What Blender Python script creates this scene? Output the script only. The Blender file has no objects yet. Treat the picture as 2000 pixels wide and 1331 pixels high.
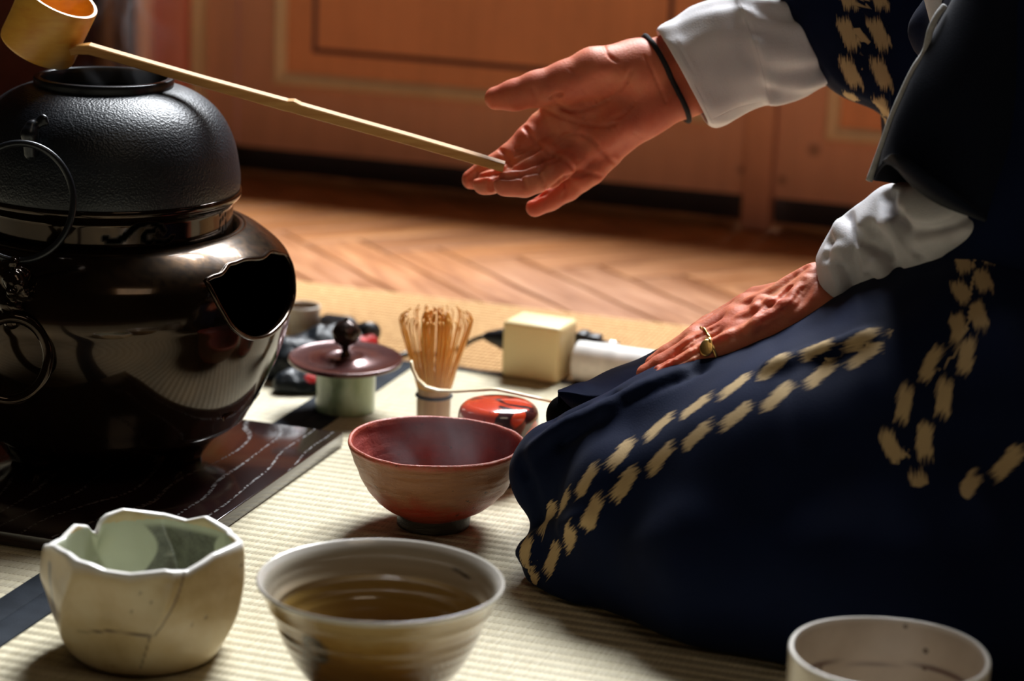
import bpy, bmesh, math, random
import numpy as np
from mathutils import Vector, Matrix
from mathutils.bvhtree import BVHTree
random.seed(7); rng = np.random.RandomState(5)
sc = bpy.context.scene
PI = math.pi
# ------------------------------------------------------------------ camera
F, H, PITCH, ROLL = 4722.0, 0.60, math.radians(14.5), math.radians(2.3)
cd = bpy.data.cameras.new('camera'); cam = bpy.data.objects.new('camera', cd)
sc.collection.objects.link(cam); sc.camera = cam
cd.sensor_width = 36.0; cd.lens = F * 36.0 / 2000.0
cd.clip_start = 0.05; cd.clip_end = 50
cam.matrix_world = (Matrix.Translation((0, 0, H)) @ Matrix.Rotation(PI / 2 - PITCH, 4, 'X') @ Matrix.Rotation(ROLL, 4, 'Z'))
cd.dof.use_dof = True; cd.dof.focus_distance = 1.77; cd.dof.aperture_fstop = 4.8
# ------------------------------------------------------------------ world and light
sc.view_settings.view_transform = 'Standard'; sc.view_settings.look = 'None'
sc.view_settings.exposure = 0.0; sc.view_settings.gamma = 1.0
sc.view_settings.use_curve_mapping = False
w = bpy.data.worlds.new('world'); sc.world = w; w.use_nodes = True
w.node_tree.nodes['Background'].inputs[0].default_value = (1.0, 0.62, 0.42, 1)
w.node_tree.nodes['Background'].inputs[1].default_value = 0.014

def area(name, loc, target, sx, sy, power, col):
    l = bpy.data.lights.new(name, 'AREA'); l.shape = 'RECTANGLE'; l.size = sx; l.size_y = sy
    l.energy = power; l.color = col
    o = bpy.data.objects.new(name, l); sc.collection.objects.link(o)
    o.location = loc
    o.rotation_euler = (Vector(target) - Vector(loc)).to_track_quat('-Z', 'Y').to_euler()
    return o
# daylight through the glazed upper half of the doors behind the scene
area('window_daylight', (0.95, 5.1, 4.2), (0.0, 1.9, 0.0), 2.3, 2.2, 1280, (0.94, 0.97, 1.0))
# warm fill light added high up on the viewer's side, standing for room bounce
area('warm_fill', (0.6, 0.5, 2.4), (0.1, 2.9, 0.2), 0.8, 0.8, 4.2, (1.0, 0.80, 0.58))

# ------------------------------------------------------------------ pixel helpers (camera frame -> world)
_c, _s = math.cos(ROLL), math.sin(ROLL); _cp, _sp = math.cos(PITCH), math.sin(PITCH)
def ray(x, y):
    u = (x - 1000) / F; v = -(y - 665.5) / F
    u0 = _c * u - _s * v; v0 = _s * u + _c * v
    return Vector((u0, _cp + v0 * _sp, -_sp + v0 * _cp))
def at(x, y, Y):
    d = ray(x, y); return Vector((0, 0, H)) + d * (Y / d.y)
def gp(x, y, z=0.0):
    d = ray(x, y); return Vector((0, 0, H)) + d * ((z - H) / d.z)
YAW = math.radians(-17.5)
EX = Vector((math.cos(YAW), math.sin(YAW), 0)); EY = Vector((-math.sin(YAW), math.cos(YAW), 0))
def rm(u, v, z=0.0): return EX * u + EY * v + Vector((0, 0, z))      # room frame -> world
def ru(p): return p.dot(EX), p.dot(EY)

# ------------------------------------------------------------------ object helpers
MW = {}
def tag(o, label=None, cat=None, group=None, kind=None):
    if label: o['label'] = label
    if cat: o['category'] = cat
    if group: o['group'] = group
    if kind: o['kind'] = kind
    return o
def thing(name, label, cat, loc=(0, 0, 0), rz=0, group=None):
    o = bpy.data.objects.new(name, None); sc.collection.objects.link(o); o.empty_display_size = 0.02
    o.location = loc; o.rotation_euler = (0, 0, rz)
    MW[o.name] = Matrix.Translation(loc) @ Matrix.Rotation(rz, 4, 'Z')
    return tag(o, label, cat, group)
def link(name, me, m, parent=None, origin=None):
    """world-coordinate mesh -> object; the origin is moved to the mesh's base centre"""
    n = len(me.vertices); co = np.empty(n * 3); me.vertices.foreach_get('co', co); co = co.reshape(-1, 3)
    if origin is None:
        origin = np.array([(co[:, 0].min() + co[:, 0].max()) / 2, (co[:, 1].min() + co[:, 1].max()) / 2, co[:, 2].min()])
    origin = np.array(origin, float)
    me.vertices.foreach_set('co', (co - origin).ravel()); me.update()
    o = bpy.data.objects.new(name, me); sc.collection.objects.link(o)
    if m is not None:
        if isinstance(m, (list, tuple)):
            for x in m: me.materials.append(x)
        else: me.materials.append(m)
    W = Matrix.Translation(origin.tolist())
    if parent is not None:
        o.parent = parent
        L = MW[parent.name].inverted() @ W
        o.location = L.to_translation(); o.rotation_euler = L.to_euler()
    else: o.location = origin.tolist()
    MW[o.name] = W
    return o
def mesh(verts, faces, smooth=True):
    me = bpy.data.meshes.new('m')
    me.from_pydata([tuple(v) for v in verts], [], [tuple(f) for f in faces]); me.update()
    if smooth: me.polygons.foreach_set('use_smooth', [True] * len(me.polygons))
    return me
def add(name, verts, faces, m, parent=None, smooth=True, origin=None):
    return link(name, mesh(verts, faces, smooth), m, parent, origin)
class MB:
    def __init__(s): s.v = []; s.f = []
    def box(s, c, size, frame=None):
        ex, ey = frame or (Vector((1, 0, 0)), Vector((0, 1, 0)))
        b = len(s.v); c = Vector(c)
        for dz in (-.5, .5):
            for dx, dy in ((-.5, -.5), (.5, -.5), (.5, .5), (-.5, .5)):
                s.v.append(c + ex * (dx * size[0]) + ey * (dy * size[1]) + Vector((0, 0, dz * size[2])))
        for f in ((0, 3, 2, 1), (4, 5, 6, 7), (0, 1, 5, 4), (1, 2, 6, 5), (2, 3, 7, 6), (3, 0, 4, 7)):
            s.f.append(tuple(b + i for i in f))
        return s
    def rbox(s, u0, u1, v0, v1, z0, z1):                             # box in the room frame
        return s.box(rm((u0 + u1) / 2, (v0 + v1) / 2, (z0 + z1) / 2), (u1 - u0, v1 - v0, z1 - z0), (EX, EY))
    def tube(s, pts, rad, n=10, closed=False, cap=True, flat=1.0, up=None):
        pts = [Vector(p) for p in pts]; N = len(pts); b = len(s.v)
        if not hasattr(rad, '__len__'): rad = [rad] * N
        up0 = Vector(up) if up is not None else None; prev = None
        for i, p in enumerate(pts):
            t = (pts[(i + 1) % N] - pts[i - 1]) if closed else (pts[min(i + 1, N - 1)] - pts[max(i - 1, 0)])
            t.normalize()
            if up0 is not None: a = up0 - t * up0.dot(t)
            elif prev is None:
                a = Vector((0, 0, 1)) if abs(t.z) < .9 else Vector((1, 0, 0)); a = a - t * a.dot(t)
            else: a = prev - t * prev.dot(t)
            a.normalize(); prev = a; c = t.cross(a)
            for k in range(n):
                th = 2 * PI * k / n
                s.v.append(p + a * (math.cos(th) * rad[i] * flat) + c * (math.sin(th) * rad[i]))
        M = N if closed else N - 1
        for i in range(M):
            for k in range(n):
                a0 = b + i * n + k; a1 = b + i * n + (k + 1) % n; c0 = b + ((i + 1) % N) * n + k; c1 = b + ((i + 1) % N) * n + (k + 1) % n
                s.f.append((a0, a1, c1, c0))
        if cap and not closed:
            s.f.append(tuple(b + k for k in reversed(range(n)))); s.f.append(tuple(b + (N - 1) * n + k for k in range(n)))
        return s
    def build(s, name, m, parent=None, smooth=False, bevel=0, seg=2):
        me = mesh(s.v, s.f, smooth)
        if bevel:
            bm = bmesh.new(); bm.from_mesh(me); bmesh.ops.bevel(bm, geom=bm.edges[:], offset=bevel, segments=seg, affect='EDGES', profile=.5)
            bm.to_mesh(me); bm.free(); me.polygons.foreach_set('use_smooth', [True] * len(me.polygons))
        return link(name, me, m, parent)
def smooth_prof(pts, n=6):
    """Catmull-Rom through (r,z) points"""
    P = [np.array(p, float) for p in pts]; out = []
    for i in range(len(P) - 1):
        p0 = P[max(i - 1, 0)]; p1 = P[i]; p2 = P[i + 1]; p3 = P[min(i + 2, len(P) - 1)]
        for k in range(n):
            t = k / n
            out.append(.5 * ((2 * p1) + (-p0 + p2) * t + (2 * p0 - 5 * p1 + 4 * p2 - p3) * t * t + (-p0 + 3 * p1 - 3 * p2 + p3) * t ** 3))
    out.append(P[-1]); return [tuple(o) for o in out]
def curve3(pts, n=6):
    P = [np.array(tuple(p), float) for p in pts]; out = []
    for i in range(len(P) - 1):
        p0 = P[max(i - 1, 0)]; p1 = P[i]; p2 = P[i + 1]; p3 = P[min(i + 2, len(P) - 1)]
        for k in range(n):
            t = k / n
            out.append(.5 * ((2 * p1) + (-p0 + p2) * t + (2 * p0 - 5 * p1 + 4 * p2 - p3) * t * t + (-p0 + 3 * p1 - 3 * p2 + p3) * t ** 3))
    out.append(P[-1]); return [Vector(o.tolist()) for o in out]
def lathe(prof, c, seg=96, fn=None):
    """prof (r,z) list; c base centre; fn(th, i, r, z)->(r,z) deformation; closes at r~0"""
    V = []; Fc = []; N = len(prof)
    for i, (r, z) in enumerate(prof):
        for k in range(seg):
            th = 2 * PI * k / seg; rr, zz = (r, z) if fn is None else fn(th, i, r, z)
            V.append((c[0] + rr * math.cos(th), c[1] + rr * math.sin(th), c[2] + zz))
    for i in range(N - 1):
        for k in range(seg):
            a = i * seg + k; b = i * seg + (k + 1) % seg
            Fc.append((a, b, b + seg, a + seg))
    for i in (0, N - 1):
        if prof[i][0] < 1e-3:
            pass
    Fc.append(tuple(reversed(range(seg)))) if prof[0][0] > 1e-5 and False else None
    me = mesh(V, Fc)
    bm = bmesh.new(); bm.from_mesh(me); bmesh.ops.remove_doubles(bm, verts=bm.verts[:], dist=1e-6)
    bmesh.ops.recalc_face_normals(bm, faces=bm.faces[:]); bm.to_mesh(me); bm.free()
    me.polygons.foreach_set('use_smooth', [True] * len(me.polygons))
    return me

# ---- value noise (numpy) for geometry wobble
_P = rng.rand(32, 32, 32)
def vnoise(p, f):
    q = np.asarray(p) * f; i = np.floor(q).astype(int); t = q - i; t = t * t * (3 - 2 * t); i %= 32; j = (i + 1) % 32
    x0, y0, z0 = i[..., 0], i[..., 1], i[..., 2]; x1, y1, z1 = j[..., 0], j[..., 1], j[..., 2]
    a = _P[x0, y0, z0] * (1 - t[..., 0]) + _P[x1, y0, z0] * t[..., 0]; b = _P[x0, y1, z0] * (1 - t[..., 0]) + _P[x1, y1, z0] * t[..., 0]
    c = _P[x0, y0, z1] * (1 - t[..., 0]) + _P[x1, y0, z1] * t[..., 0]; d = _P[x0, y1, z1] * (1 - t[..., 0]) + _P[x1, y1, z1] * t[..., 0]
    return ((a * (1 - t[..., 1]) + b * t[..., 1]) * (1 - t[..., 2]) + (c * (1 - t[..., 1]) + d * t[..., 1]) * t[..., 2]) * 2 - 1

# ------------------------------------------------------------------ implicit surfaces (smooth unions meshed by surface nets)
class SDF:
    def __init__(s, lo, hi, h):
        s.h = h; s.lo = np.array(lo, float)
        n = np.ceil((np.array(hi) - s.lo) / h).astype(int) + 1
        ax = [s.lo[i] + np.arange(n[i]) * h for i in range(3)]
        s.ax = ax; s.n = n
        s.d = np.full(n, 1.0, np.float32)
    def _sub(s, pts, pad):
        a = np.min(pts, 0) - pad; b = np.max(pts, 0) + pad
        i0 = np.clip(np.floor((a - s.lo) / s.h).astype(int), 0, s.n - 1); i1 = np.clip(np.ceil((b - s.lo) / s.h).astype(int) + 1, 1, s.n)
        sl = tuple(slice(i0[k], max(i1[k], i0[k] + 1)) for k in range(3))
        g = np.meshgrid(s.ax[0][sl[0]], s.ax[1][sl[1]], s.ax[2][sl[2]], indexing='ij')
        return sl, np.stack(g, -1).astype(np.float32)
    @staticmethod
    def rc(P, a, b, ra, rb):
        a = np.array(tuple(a), np.float32); b = np.array(tuple(b), np.float32); ab = b - a
        t = np.clip(((P - a) @ ab) / max(float(ab @ ab), 1e-12), 0, 1)
        q = P - a - t[..., None] * ab
        return np.sqrt((q * q).sum(-1)) - (ra + (rb - ra) * t)
    def union(s, fn, pts, pad, k):
        sl, P = s._sub(np.array([tuple(p) for p in pts]), pad); e = fn(P); d = s.d[sl]
        if k > 0:
            hh = np.clip(.5 + .5 * (d - e) / k, 0, 1); s.d[sl] = d * (1 - hh) + e * hh - k * hh * (1 - hh)
        else: s.d[sl] = np.minimum(d, e)
    def cone(s, a, b, ra, rb, k=.006):
        s.union(lambda P: s.rc(P, a, b, ra, rb), [a, b], max(ra, rb) + 3 * k + .01, k)
    def chain(s, pts, radii, k=.006):
        for i in range(len(pts) - 1): s.cone(pts[i], pts[i + 1], radii[i], radii[i + 1], k)
    def ell(s, c, r, k=.006, rot=None):
        c = np.array(tuple(c), np.float32); r = np.array(r, np.float32)
        def fn(P):
            q = P - c
            if rot is not None: q = q @ np.array(rot, np.float32)
            a = np.sqrt(((q / r) ** 2).sum(-1)); b = np.sqrt(((q / r ** 2) ** 2).sum(-1)) + 1e-9
            return a * (a - 1) / b
        s.union(fn, [c], float(max(r)) + 3 * k + .01, k)
    def cut(s, fn, pts, pad, k):
        sl, P = s._sub(np.array([tuple(p) for p in pts]), pad); e = -fn(P); d = s.d[sl]
        hh = np.clip(.5 - .5 * (d - e) / k, 0, 1); s.d[sl] = d * (1 - hh) + e * hh + k * hh * (1 - hh)
    def groove(s, pts, r, k=.002):
        for i in range(len(pts) - 1):
            a, b = pts[i], pts[i + 1]
            if (a - b).length > .05: continue
            s.cut(lambda P, a=a, b=b: s.rc(P, a, b, r, r), [a, b], r + 3 * k, k)
    def ridge(s, pts, r, k=.004):
        for i in range(len(pts) - 1):
            if (pts[i] - pts[i + 1]).length < .05: s.cone(pts[i], pts[i + 1], r, r, k)
    def hit(s, x, y, Y0, Y1, off=0.0):
        """where the camera-side of the surface lies along a direction"""
        d = np.array(ray(x, y)); d = d / d[1]
        Ys = np.arange(Y0, Y1, s.h * .5); P = np.array([0, 0, H]) + Ys[:, None] * d
        I = np.round((P - s.lo) / s.h).astype(int); ok = ((I >= 0) & (I < s.n)).all(1)
        val = np.full(len(Ys), 1.0); val[ok] = s.d[I[ok][:, 0], I[ok][:, 1], I[ok][:, 2]]
        w_ = np.where(val < 0)[0]
        if len(w_) == 0: return None
        return Vector((P[w_[0]] + d * off).tolist())
    def hits(s, pl, Y0, Y1, n=6, off=0.0):
        c = curve3([(x, y, 0) for x, y in pl], n); r = [s.hit(p.x, p.y, Y0, Y1, off) for p in c]
        return [p for p in r if p is not None]
    def mesh(s):
        d = s.d; n = d.shape; neg = d < 0
        c = np.zeros(tuple(k - 1 for k in n), np.int8)
        for a in (0, 1):
            for b in (0, 1):
                for e in (0, 1): c += neg[a:n[0] - 1 + a, b:n[1] - 1 + b, e:n[2] - 1 + e]
        act = (c > 0) & (c < 8); idx = np.argwhere(act); vid = np.full(act.shape, -1, np.int64); vid[act] = np.arange(len(idx))
        acc = np.zeros((len(idx), 3)); cnt = np.zeros(len(idx))
        cor = [(a, b, e) for a in (0, 1) for b in (0, 1) for e in (0, 1)]
        for p in cor:
            for ax in range(3):
                if p[ax] == 0:
                    q = list(p); q[ax] = 1
                    A = d[idx[:, 0] + p[0], idx[:, 1] + p[1], idx[:, 2] + p[2]]; B = d[idx[:, 0] + q[0], idx[:, 1] + q[1], idx[:, 2] + q[2]]
                    m = (A < 0) != (B < 0); t = np.where(m, A / np.where(A == B, 1, A - B), 0)
                    pt = np.repeat(np.array([p], float), len(idx), 0); pt[:, ax] += t
                    acc[m] += pt[m]; cnt[m] += 1
        V = s.lo + (idx + acc / cnt[:, None]) * s.h
        Q = []
        for ax in range(3):
            o1, o2 = [(1, 2), (2, 0), (0, 1)][ax]
            sl0 = [slice(None)] * 3; sl1 = [slice(None)] * 3; sl0[ax] = slice(0, n[ax] - 1); sl1[ax] = slice(1, n[ax])
            m = neg[tuple(sl0)] != neg[tuple(sl1)]; E = np.argwhere(m)
            E = E[(E[:, o1] > 0) & (E[:, o2] > 0) & (E[:, o1] < n[o1] - 1) & (E[:, o2] < n[o2] - 1)]
            flip = neg[E[:, 0], E[:, 1], E[:, 2]]
            def g(da, db):
                F2 = E.copy(); F2[:, o1] -= da; F2[:, o2] -= db; return vid[F2[:, 0], F2[:, 1], F2[:, 2]]
            q = np.stack([g(1, 1), g(0, 1), g(0, 0), g(1, 0)], 1)
            q[~flip] = q[~flip][:, ::-1]; Q.append(q)
        Q = np.concatenate(Q); Q = Q[(Q >= 0).all(1)]
        return V, Q
def npmesh(V, Q):
    me = bpy.data.meshes.new('m'); me.vertices.add(len(V)); me.vertices.foreach_set('co', np.asarray(V, float).ravel())
    me.loops.add(Q.size); me.loops.foreach_set('vertex_index', Q.ravel().astype(np.int32))
    me.polygons.add(len(Q)); me.polygons.foreach_set('loop_start', np.arange(0, Q.size, 4, dtype=np.int32))
    me.update(calc_edges=True); me.validate(); me.polygons.foreach_set('use_smooth', [True] * len(me.polygons)); return me
def smooth_v(V, Q, it=2, lam=.5):
    E = np.concatenate([Q[:, [0, 1]], Q[:, [1, 2]], Q[:, [2, 3]], Q[:, [3, 0]]]); E = np.concatenate([E, E[:, ::-1]])
    c = np.bincount(E[:, 0], minlength=len(V)).astype(float); c[c == 0] = 1
    for _ in range(it):
        S = np.stack([np.bincount(E[:, 0], weights=V[E[:, 1], k], minlength=len(V)) for k in range(3)], 1)
        V = V + lam * (S / c[:, None] - V)
    return V
def attr(me, name, vals):
    a = me.attributes.new(name, 'FLOAT', 'POINT'); a.data.foreach_set('value', np.asarray(vals, np.float32))
def cam_hits(me, pl, n=8):
    """a line drawn on a surface, found where that surface is"""
    bv = BVHTree.FromPolygons([v.co[:] for v in me.vertices], [p.vertices[:] for p in me.polygons])
    out = []
    for p in curve3([(x, y, 0) for x, y in pl], n):
        h = bv.ray_cast(Vector((0, 0, H)), ray(p.x, p.y).normalized())
        if h[0] is not None: out.append(h[0])
    return out
def seg_dist(V, pts, signed=False):
    """distance and arc length of each vertex to a polyline"""
    best = np.full(len(V), 9.0); S = np.zeros(len(V)); L = 0; G_ = np.ones(len(V))
    for i in range(len(pts) - 1):
        a = np.array(pts[i]); b = np.array(pts[i + 1]); ab = b - a; l = np.linalg.norm(ab)
        if l < 1e-7: continue
        t = ((V - a) @ ab) / l ** 2; tt = np.clip(t, 0, 1); q = V - a - tt[:, None] * ab; d = np.linalg.norm(q, axis=1)
        m = d < best; best[m] = d[m]; S[m] = L + tt[m] * l; L += l
        if signed:
            sd = np.sign(q @ np.cross(ab, np.array(ray(1000, 600)))); G_[m] = sd[m]
    return (best, S, G_) if signed else (best, S)
def vco(me):
    c = np.empty(len(me.vertices) * 3); me.vertices.foreach_get('co', c); return c.reshape(-1, 3)

# ------------------------------------------------------------------ material helpers
class NT:
    def __init__(s, name):
        s.m = bpy.data.materials.new(name); s.m.use_nodes = True; s.t = s.m.node_tree; s.b = s.t.nodes['Principled BSDF']
    def n(s, typ, **kw):
        o = s.t.nodes.new(typ)
        for k, v in kw.items():
            if k.startswith('i_'):
                key = k[2:]; key = int(key) if key.isdigit() else key.replace('_', ' ')
                if hasattr(v, 'is_output') or isinstance(v, bpy.types.NodeSocket): s.t.links.new(v, o.inputs[key])
                else: o.inputs[key].default_value = v
            else: setattr(o, k, v)
        return o
    def l(s, a, b): s.t.links.new(a, b)
    def mth(s, op, a, b=0.0, c=None, clamp=False):
        o = s.t.nodes.new('ShaderNodeMath'); o.operation = op; o.use_clamp = clamp
        for i, v in enumerate((a, b, c)):
            if v is None: continue
            if isinstance(v, bpy.types.NodeSocket): s.t.links.new(v, o.inputs[i])
            else: o.inputs[i].default_value = v
        return o.outputs[0]
    def mix(s, f, a, b):
        o = s.t.nodes.new('ShaderNodeMix'); o.data_type = 'RGBA'
        for k, v in ((0, f), (6, a), (7, b)):
            if isinstance(v, bpy.types.NodeSocket): s.t.links.new(v, o.inputs[k])
            elif k == 0: o.inputs[0].default_value = v
            else: o.inputs[k].default_value = (*v, 1)
        return o.outputs[2]
    def ramp(s, f, pts, interp='LINEAR'):
        o = s.t.nodes.new('ShaderNodeValToRGB'); e = o.color_ramp; e.interpolation = interp
        while len(e.elements) < len(pts): e.elements.new(.5)
        for i, (p, c) in enumerate(pts): e.elements[i].position = p; e.elements[i].color = (*c, 1) if hasattr(c, '__len__') else (c, c, c, 1)
        s.t.links.new(f, o.inputs[0]); return o.outputs[0]
    def pos(s): return s.n('ShaderNodeNewGeometry').outputs['Position']
    def obj(s): return s.n('ShaderNodeTexCoord').outputs['Object']
    def mapping(s, v, scale=(1, 1, 1), rot=(0, 0, 0)):
        o = s.n('ShaderNodeMapping'); s.l(v, o.inputs[0]); o.inputs['Scale'].default_value = scale; o.inputs['Rotation'].default_value = rot; return o.outputs[0]
    def noise(s, v, scale, detail=3, rough=.5, dist=0):
        o = s.n('ShaderNodeTexNoise'); s.l(v, o.inputs['Vector']); o.inputs['Scale'].default_value = scale; o.inputs['Detail'].default_value = detail
        o.inputs['Roughness'].default_value = rough; o.inputs['Distortion'].default_value = dist; return o.outputs['Fac']
    def attr(s, name): return s.n('ShaderNodeAttribute', attribute_name=name).outputs['Fac']
    def bump(s, h, strength=.3, dist=.001, normal=None):
        o = s.n('ShaderNodeBump'); o.inputs['Strength'].default_value = strength; o.inputs['Distance'].default_value = dist; s.l(h, o.inputs['Height'])
        if normal is not None: s.l(normal, o.inputs['Normal'])
        s.l(o.outputs[0], s.b.inputs['Normal']); return o.outputs[0]
    def set(s, **kw):
        for k, v in kw.items():
            i = s.b.inputs[k.replace('_', ' ')]
            if isinstance(v, bpy.types.NodeSocket): s.l(v, i)
            elif hasattr(v, '__len__') and len(v) == 3 and i.type == 'RGBA': i.default_value = (*v, 1)
            else: i.default_value = v
        return s
def simple(name, col, rough=.5, metal=0., nscale=60., var=.18, bump=.1, bd=.0005, **kw):
    t = NT(name); nz = t.noise(t.obj(), nscale, 4)
    dark = tuple(c * (1 - var) for c in col); lite = tuple(min(1, c * (1 + var)) for c in col)
    t.set(Base_Color=t.ramp(nz, [(.3, dark), (.7, lite)]), Roughness=rough, Metallic=metal, **kw)
    if bump: t.bump(t.noise(t.obj(), nscale * 3, 3), bump, bd)
    return t.m

# ================================================================== THE SETTING
WV = 2.90
def wallpt(x, y, v=WV):
    d = ray(x, y); t = (v - Vector((0, 0, H)).dot(EY)) / d.dot(EY); p = Vector((0, 0, H)) + d * t
    return p.dot(EX), p.z
# --- parquet
t = NT('parquet_oak')
uv = t.n('ShaderNodeUVMap').outputs[0]
tone = t.attr('tone')
g1 = t.noise(t.mapping(uv, (14, 150, 1)), 1.0, 5, .6, .6); g2 = t.noise(t.mapping(uv, (5, 40, 1)), 1.0, 3, .5, 1.5)
gr = t.mth('ADD', t.mth('MULTIPLY', g1, .45), t.mth('MULTIPLY', g2, .55))
c = t.ramp(gr, [(.28, (.15, .042, .009)), (.5, (.36, .135, .036)), (.72, (.52, .235, .070))])
c2 = t.mix(t.mth('MULTIPLY', tone, .55), c, (.20, .075, .024))
t.set(Base_Color=c2, Roughness=t.ramp(g2, [(.3, .34), (.7, .5)]), Specular_IOR_Level=.45)
t.bump(gr, .15, .0008); M_OAK = t.m
FZ = -0.006
def parquet():
    W_, L_ = .0695, .3475; V = []; Fc = []; UV = []; T = []
    ang = YAW - PI / 4; ep = Vector((math.cos(ang), math.sin(ang), 0)); eq = Vector((-math.sin(ang), math.cos(ang), 0))
    o = gp(595, 475, FZ); gap = .0015; bev = .0012
    for k in range(-60, 61):
        for m in range(-14, 15):
            for kind in (0, 1):
                if kind == 0: p0, p1, q0, q1 = k * W_, k * W_ + L_, k * W_, k * W_ + W_
                else: p0, p1, q0, q1 = k * W_, k * W_ + W_, (k + 1) * W_, (k + 1) * W_ + L_
                p0 += m * L_; p1 += m * L_; q0 -= m * L_; q1 -= m * L_
                ctr = o + ep * ((p0 + p1) / 2) + eq * ((q0 + q1) / 2); u, v = ru(ctr)
                if not (-2.4 < u < 1.9 and 2.05 < v < 3.05): continue
                p0 += gap; p1 -= gap; q0 += gap; q1 -= gap
                b = len(V)
                for z, ins in ((FZ - .006, 0), (FZ - bev, 0), (FZ, bev)):
                    for pp, qq in ((p0 + ins, q0 + ins), (p1 - ins, q0 + ins), (p1 - ins, q1 - ins), (p0 + ins, q1 - ins)):
                        x = o + ep * pp + eq * qq; V.append((x.x, x.y, z))
                fs = []
                for l in (0, 4):
                    for i in range(4): fs.append((b + l + i, b + l + (i + 1) % 4, b + l + 4 + (i + 1) % 4, b + l + 4 + i))
                fs.append((b + 8, b + 9, b + 10, b + 11)); Fc += fs
                r1, r2, tn = random.random() * 9, random.random() * 9, random.random()
                T += [tn] * 12
                for f in fs:
                    for i in f:
                        x = Vector(V[i]) - o; pp, qq = x.dot(ep), x.dot(eq)
                        UV.append((pp + r1, qq + r2) if kind == 0 else (qq + r1, pp + r2))
    me = mesh(V, Fc, False); l = me.uv_layers.new(name='UVMap')
    l.data.foreach_set('uv', [c for t_ in UV for c in t_]); attr(me, 'tone', np.array(T) ** 1.5)
    return me
base = MB().rbox(-4.5, 4.5, -1.2, 4.2, FZ - .05, FZ - .005)
tag(base.build('floor', simple('joint_dark', (.05, .022, .01), .8)), kind='structure')
tag(link('floor', parquet(), M_OAK), kind='structure')

# --- painted panelled doors under the windows
def paint(name, col, kn=True, rough=.42, var=.16):
    t = NT(name); p = t.pos(); n1 = t.noise(p, 5.0, 4, .6); n2 = t.noise(t.mapping(p, (60, 60, 6)), 1, 3)
    f = t.mth('ADD', t.mth('MULTIPLY', n1, .7), t.mth('MULTIPLY', n2, .3))
    c = t.ramp(f, [(.3, tuple(x * (1 - var) for x in col)), (.7, tuple(x * (1 + var) for x in col))])
    if kn:
        for (x, y, r) in ((1590, 293, .007), (1450, 332, .005), (1527, 352, .005), (1362, 68, .004)):
            u, z = wallpt(x, y); P = rm(u, WV, z)
            d = t.n('ShaderNodeVectorMath', operation='DISTANCE', i_0=p); d.inputs[1].default_value = P
            k = t.mth('SUBTRACT', 1.0, t.mth('DIVIDE', d.outputs['Value'], r * 1.6), clamp=True)
            c = t.mix(t.mth('MULTIPLY', k, .8), c, (.06, .02, .015))
    t.set(Base_Color=c, Roughness=rough); t.bump(n2, .12, .001); return t.m
M_ROSE = paint('rose_paint', (.67, .36, .26)); M_PANEL = paint('orange_panel_paint', (.72, .32, .165), False)
M_CREAM = paint('cream_moulding_paint', (.74, .60, .42), False); M_LINE = paint('violet_line_paint', (.10, .035, .045), False)
M_GAPSHADE = simple('gap_shade', (.012, .008, .007), .8)  # near-black colour standing for the shade in the door gaps
def prof_frame(mb, u0, u1, z0, z1, w_, v, dep):
    """rectangular moulding ring with a rounded section; the frame's middle line is given"""
    sec = [(-w_ / 2, 0), (-w_ / 2, dep * .7), (-w_ / 4, dep), (w_ / 6, dep * .8), (w_ / 2, dep * .25), (w_ / 2, 0)]
    b = len(mb.v)
    for (cu, cz, su, sz) in ((u0, z0, 1, 1), (u1, z0, -1, 1), (u1, z1, -1, -1), (u0, z1, 1, -1)):
        for (a, d) in sec: mb.v.append(rm(cu + su * a, v - d, cz + sz * a))
    n = len(sec)
    for i in range(4):
        for k in range(n - 1):
            a, c_ = b + i * n + k, b + ((i + 1) % 4) * n + k; mb.f.append((a, c_, c_ + 1, a + 1))
    return mb
PT = .38                                                              # top of the panelled part
uL = wallpt(466, 200)[0]; uP0 = wallpt(1460, 260)[0]; uP1 = wallpt(1516, 260)[0]; zb = wallpt(900, 326)[1]; zb = (wallpt(470, 283)[1] + wallpt(1400, 377)[1]) / 2
def door(n, u0, u1, mu0, mu1, mz0, iu0, iu1, iz0):
    d = thing('door_%d' % n, None, None, rm((u0 + u1) / 2, WV, FZ)); d['kind'] = 'structure'
    MB().rbox(u0, u1, WV, WV + .035, zb, PT).build('rail', M_ROSE, d)
    MB().rbox(mu0, mu1, WV - .002, WV + .002, mz0, PT - .03).build('panel', M_PANEL, d)
    mb = MB(); prof_frame(mb, mu0, mu1, mz0, PT - .03, .016, WV - .001, .010); mb.build('moulding', M_CREAM, d)
    mb = MB(); prof_frame(mb, iu0, iu1, iz0, PT - .07, .0065, WV - .0015, .0025); mb.build('inset_line', M_LINE, d)
    mb = MB()
    for u in (u0 + .02, (u0 + u1) / 2, u1 - .02): mb.rbox(u - .02, u + .02, WV, WV + .03, PT, 2.75)
    for z in (PT + .02, 1.2, 1.95, 2.73): mb.rbox(u0, u1, WV, WV + .03, z - .015, z + .015)
    mb.build('glazing_bars', M_ROSE, d)
m0 = wallpt(551, 60)[0]; mz = wallpt(552, 152)[1]; m1 = wallpt(1388, 10)[0]; l0 = wallpt(617, 60)[0]; l1 = wallpt(1312, 20)[0]; lz = wallpt(617, 98)[1]
door(1, uL, uP0 - .001, m0, m1, mz, l0, l1, lz)
n0 = wallpt(1631, 200)[0]; nz_ = wallpt(1640, 261)[1]
door(2, uP1 + .001, uP1 + .75, n0, n0 + .55, nz_, n0 + .045, n0 + .505, nz_ + .045)
tag(MB().rbox(uP0, uP1, WV - .010, WV + .02, FZ, 2.75).build('trim_1', M_ROSE, bevel=.002), kind='structure')
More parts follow.
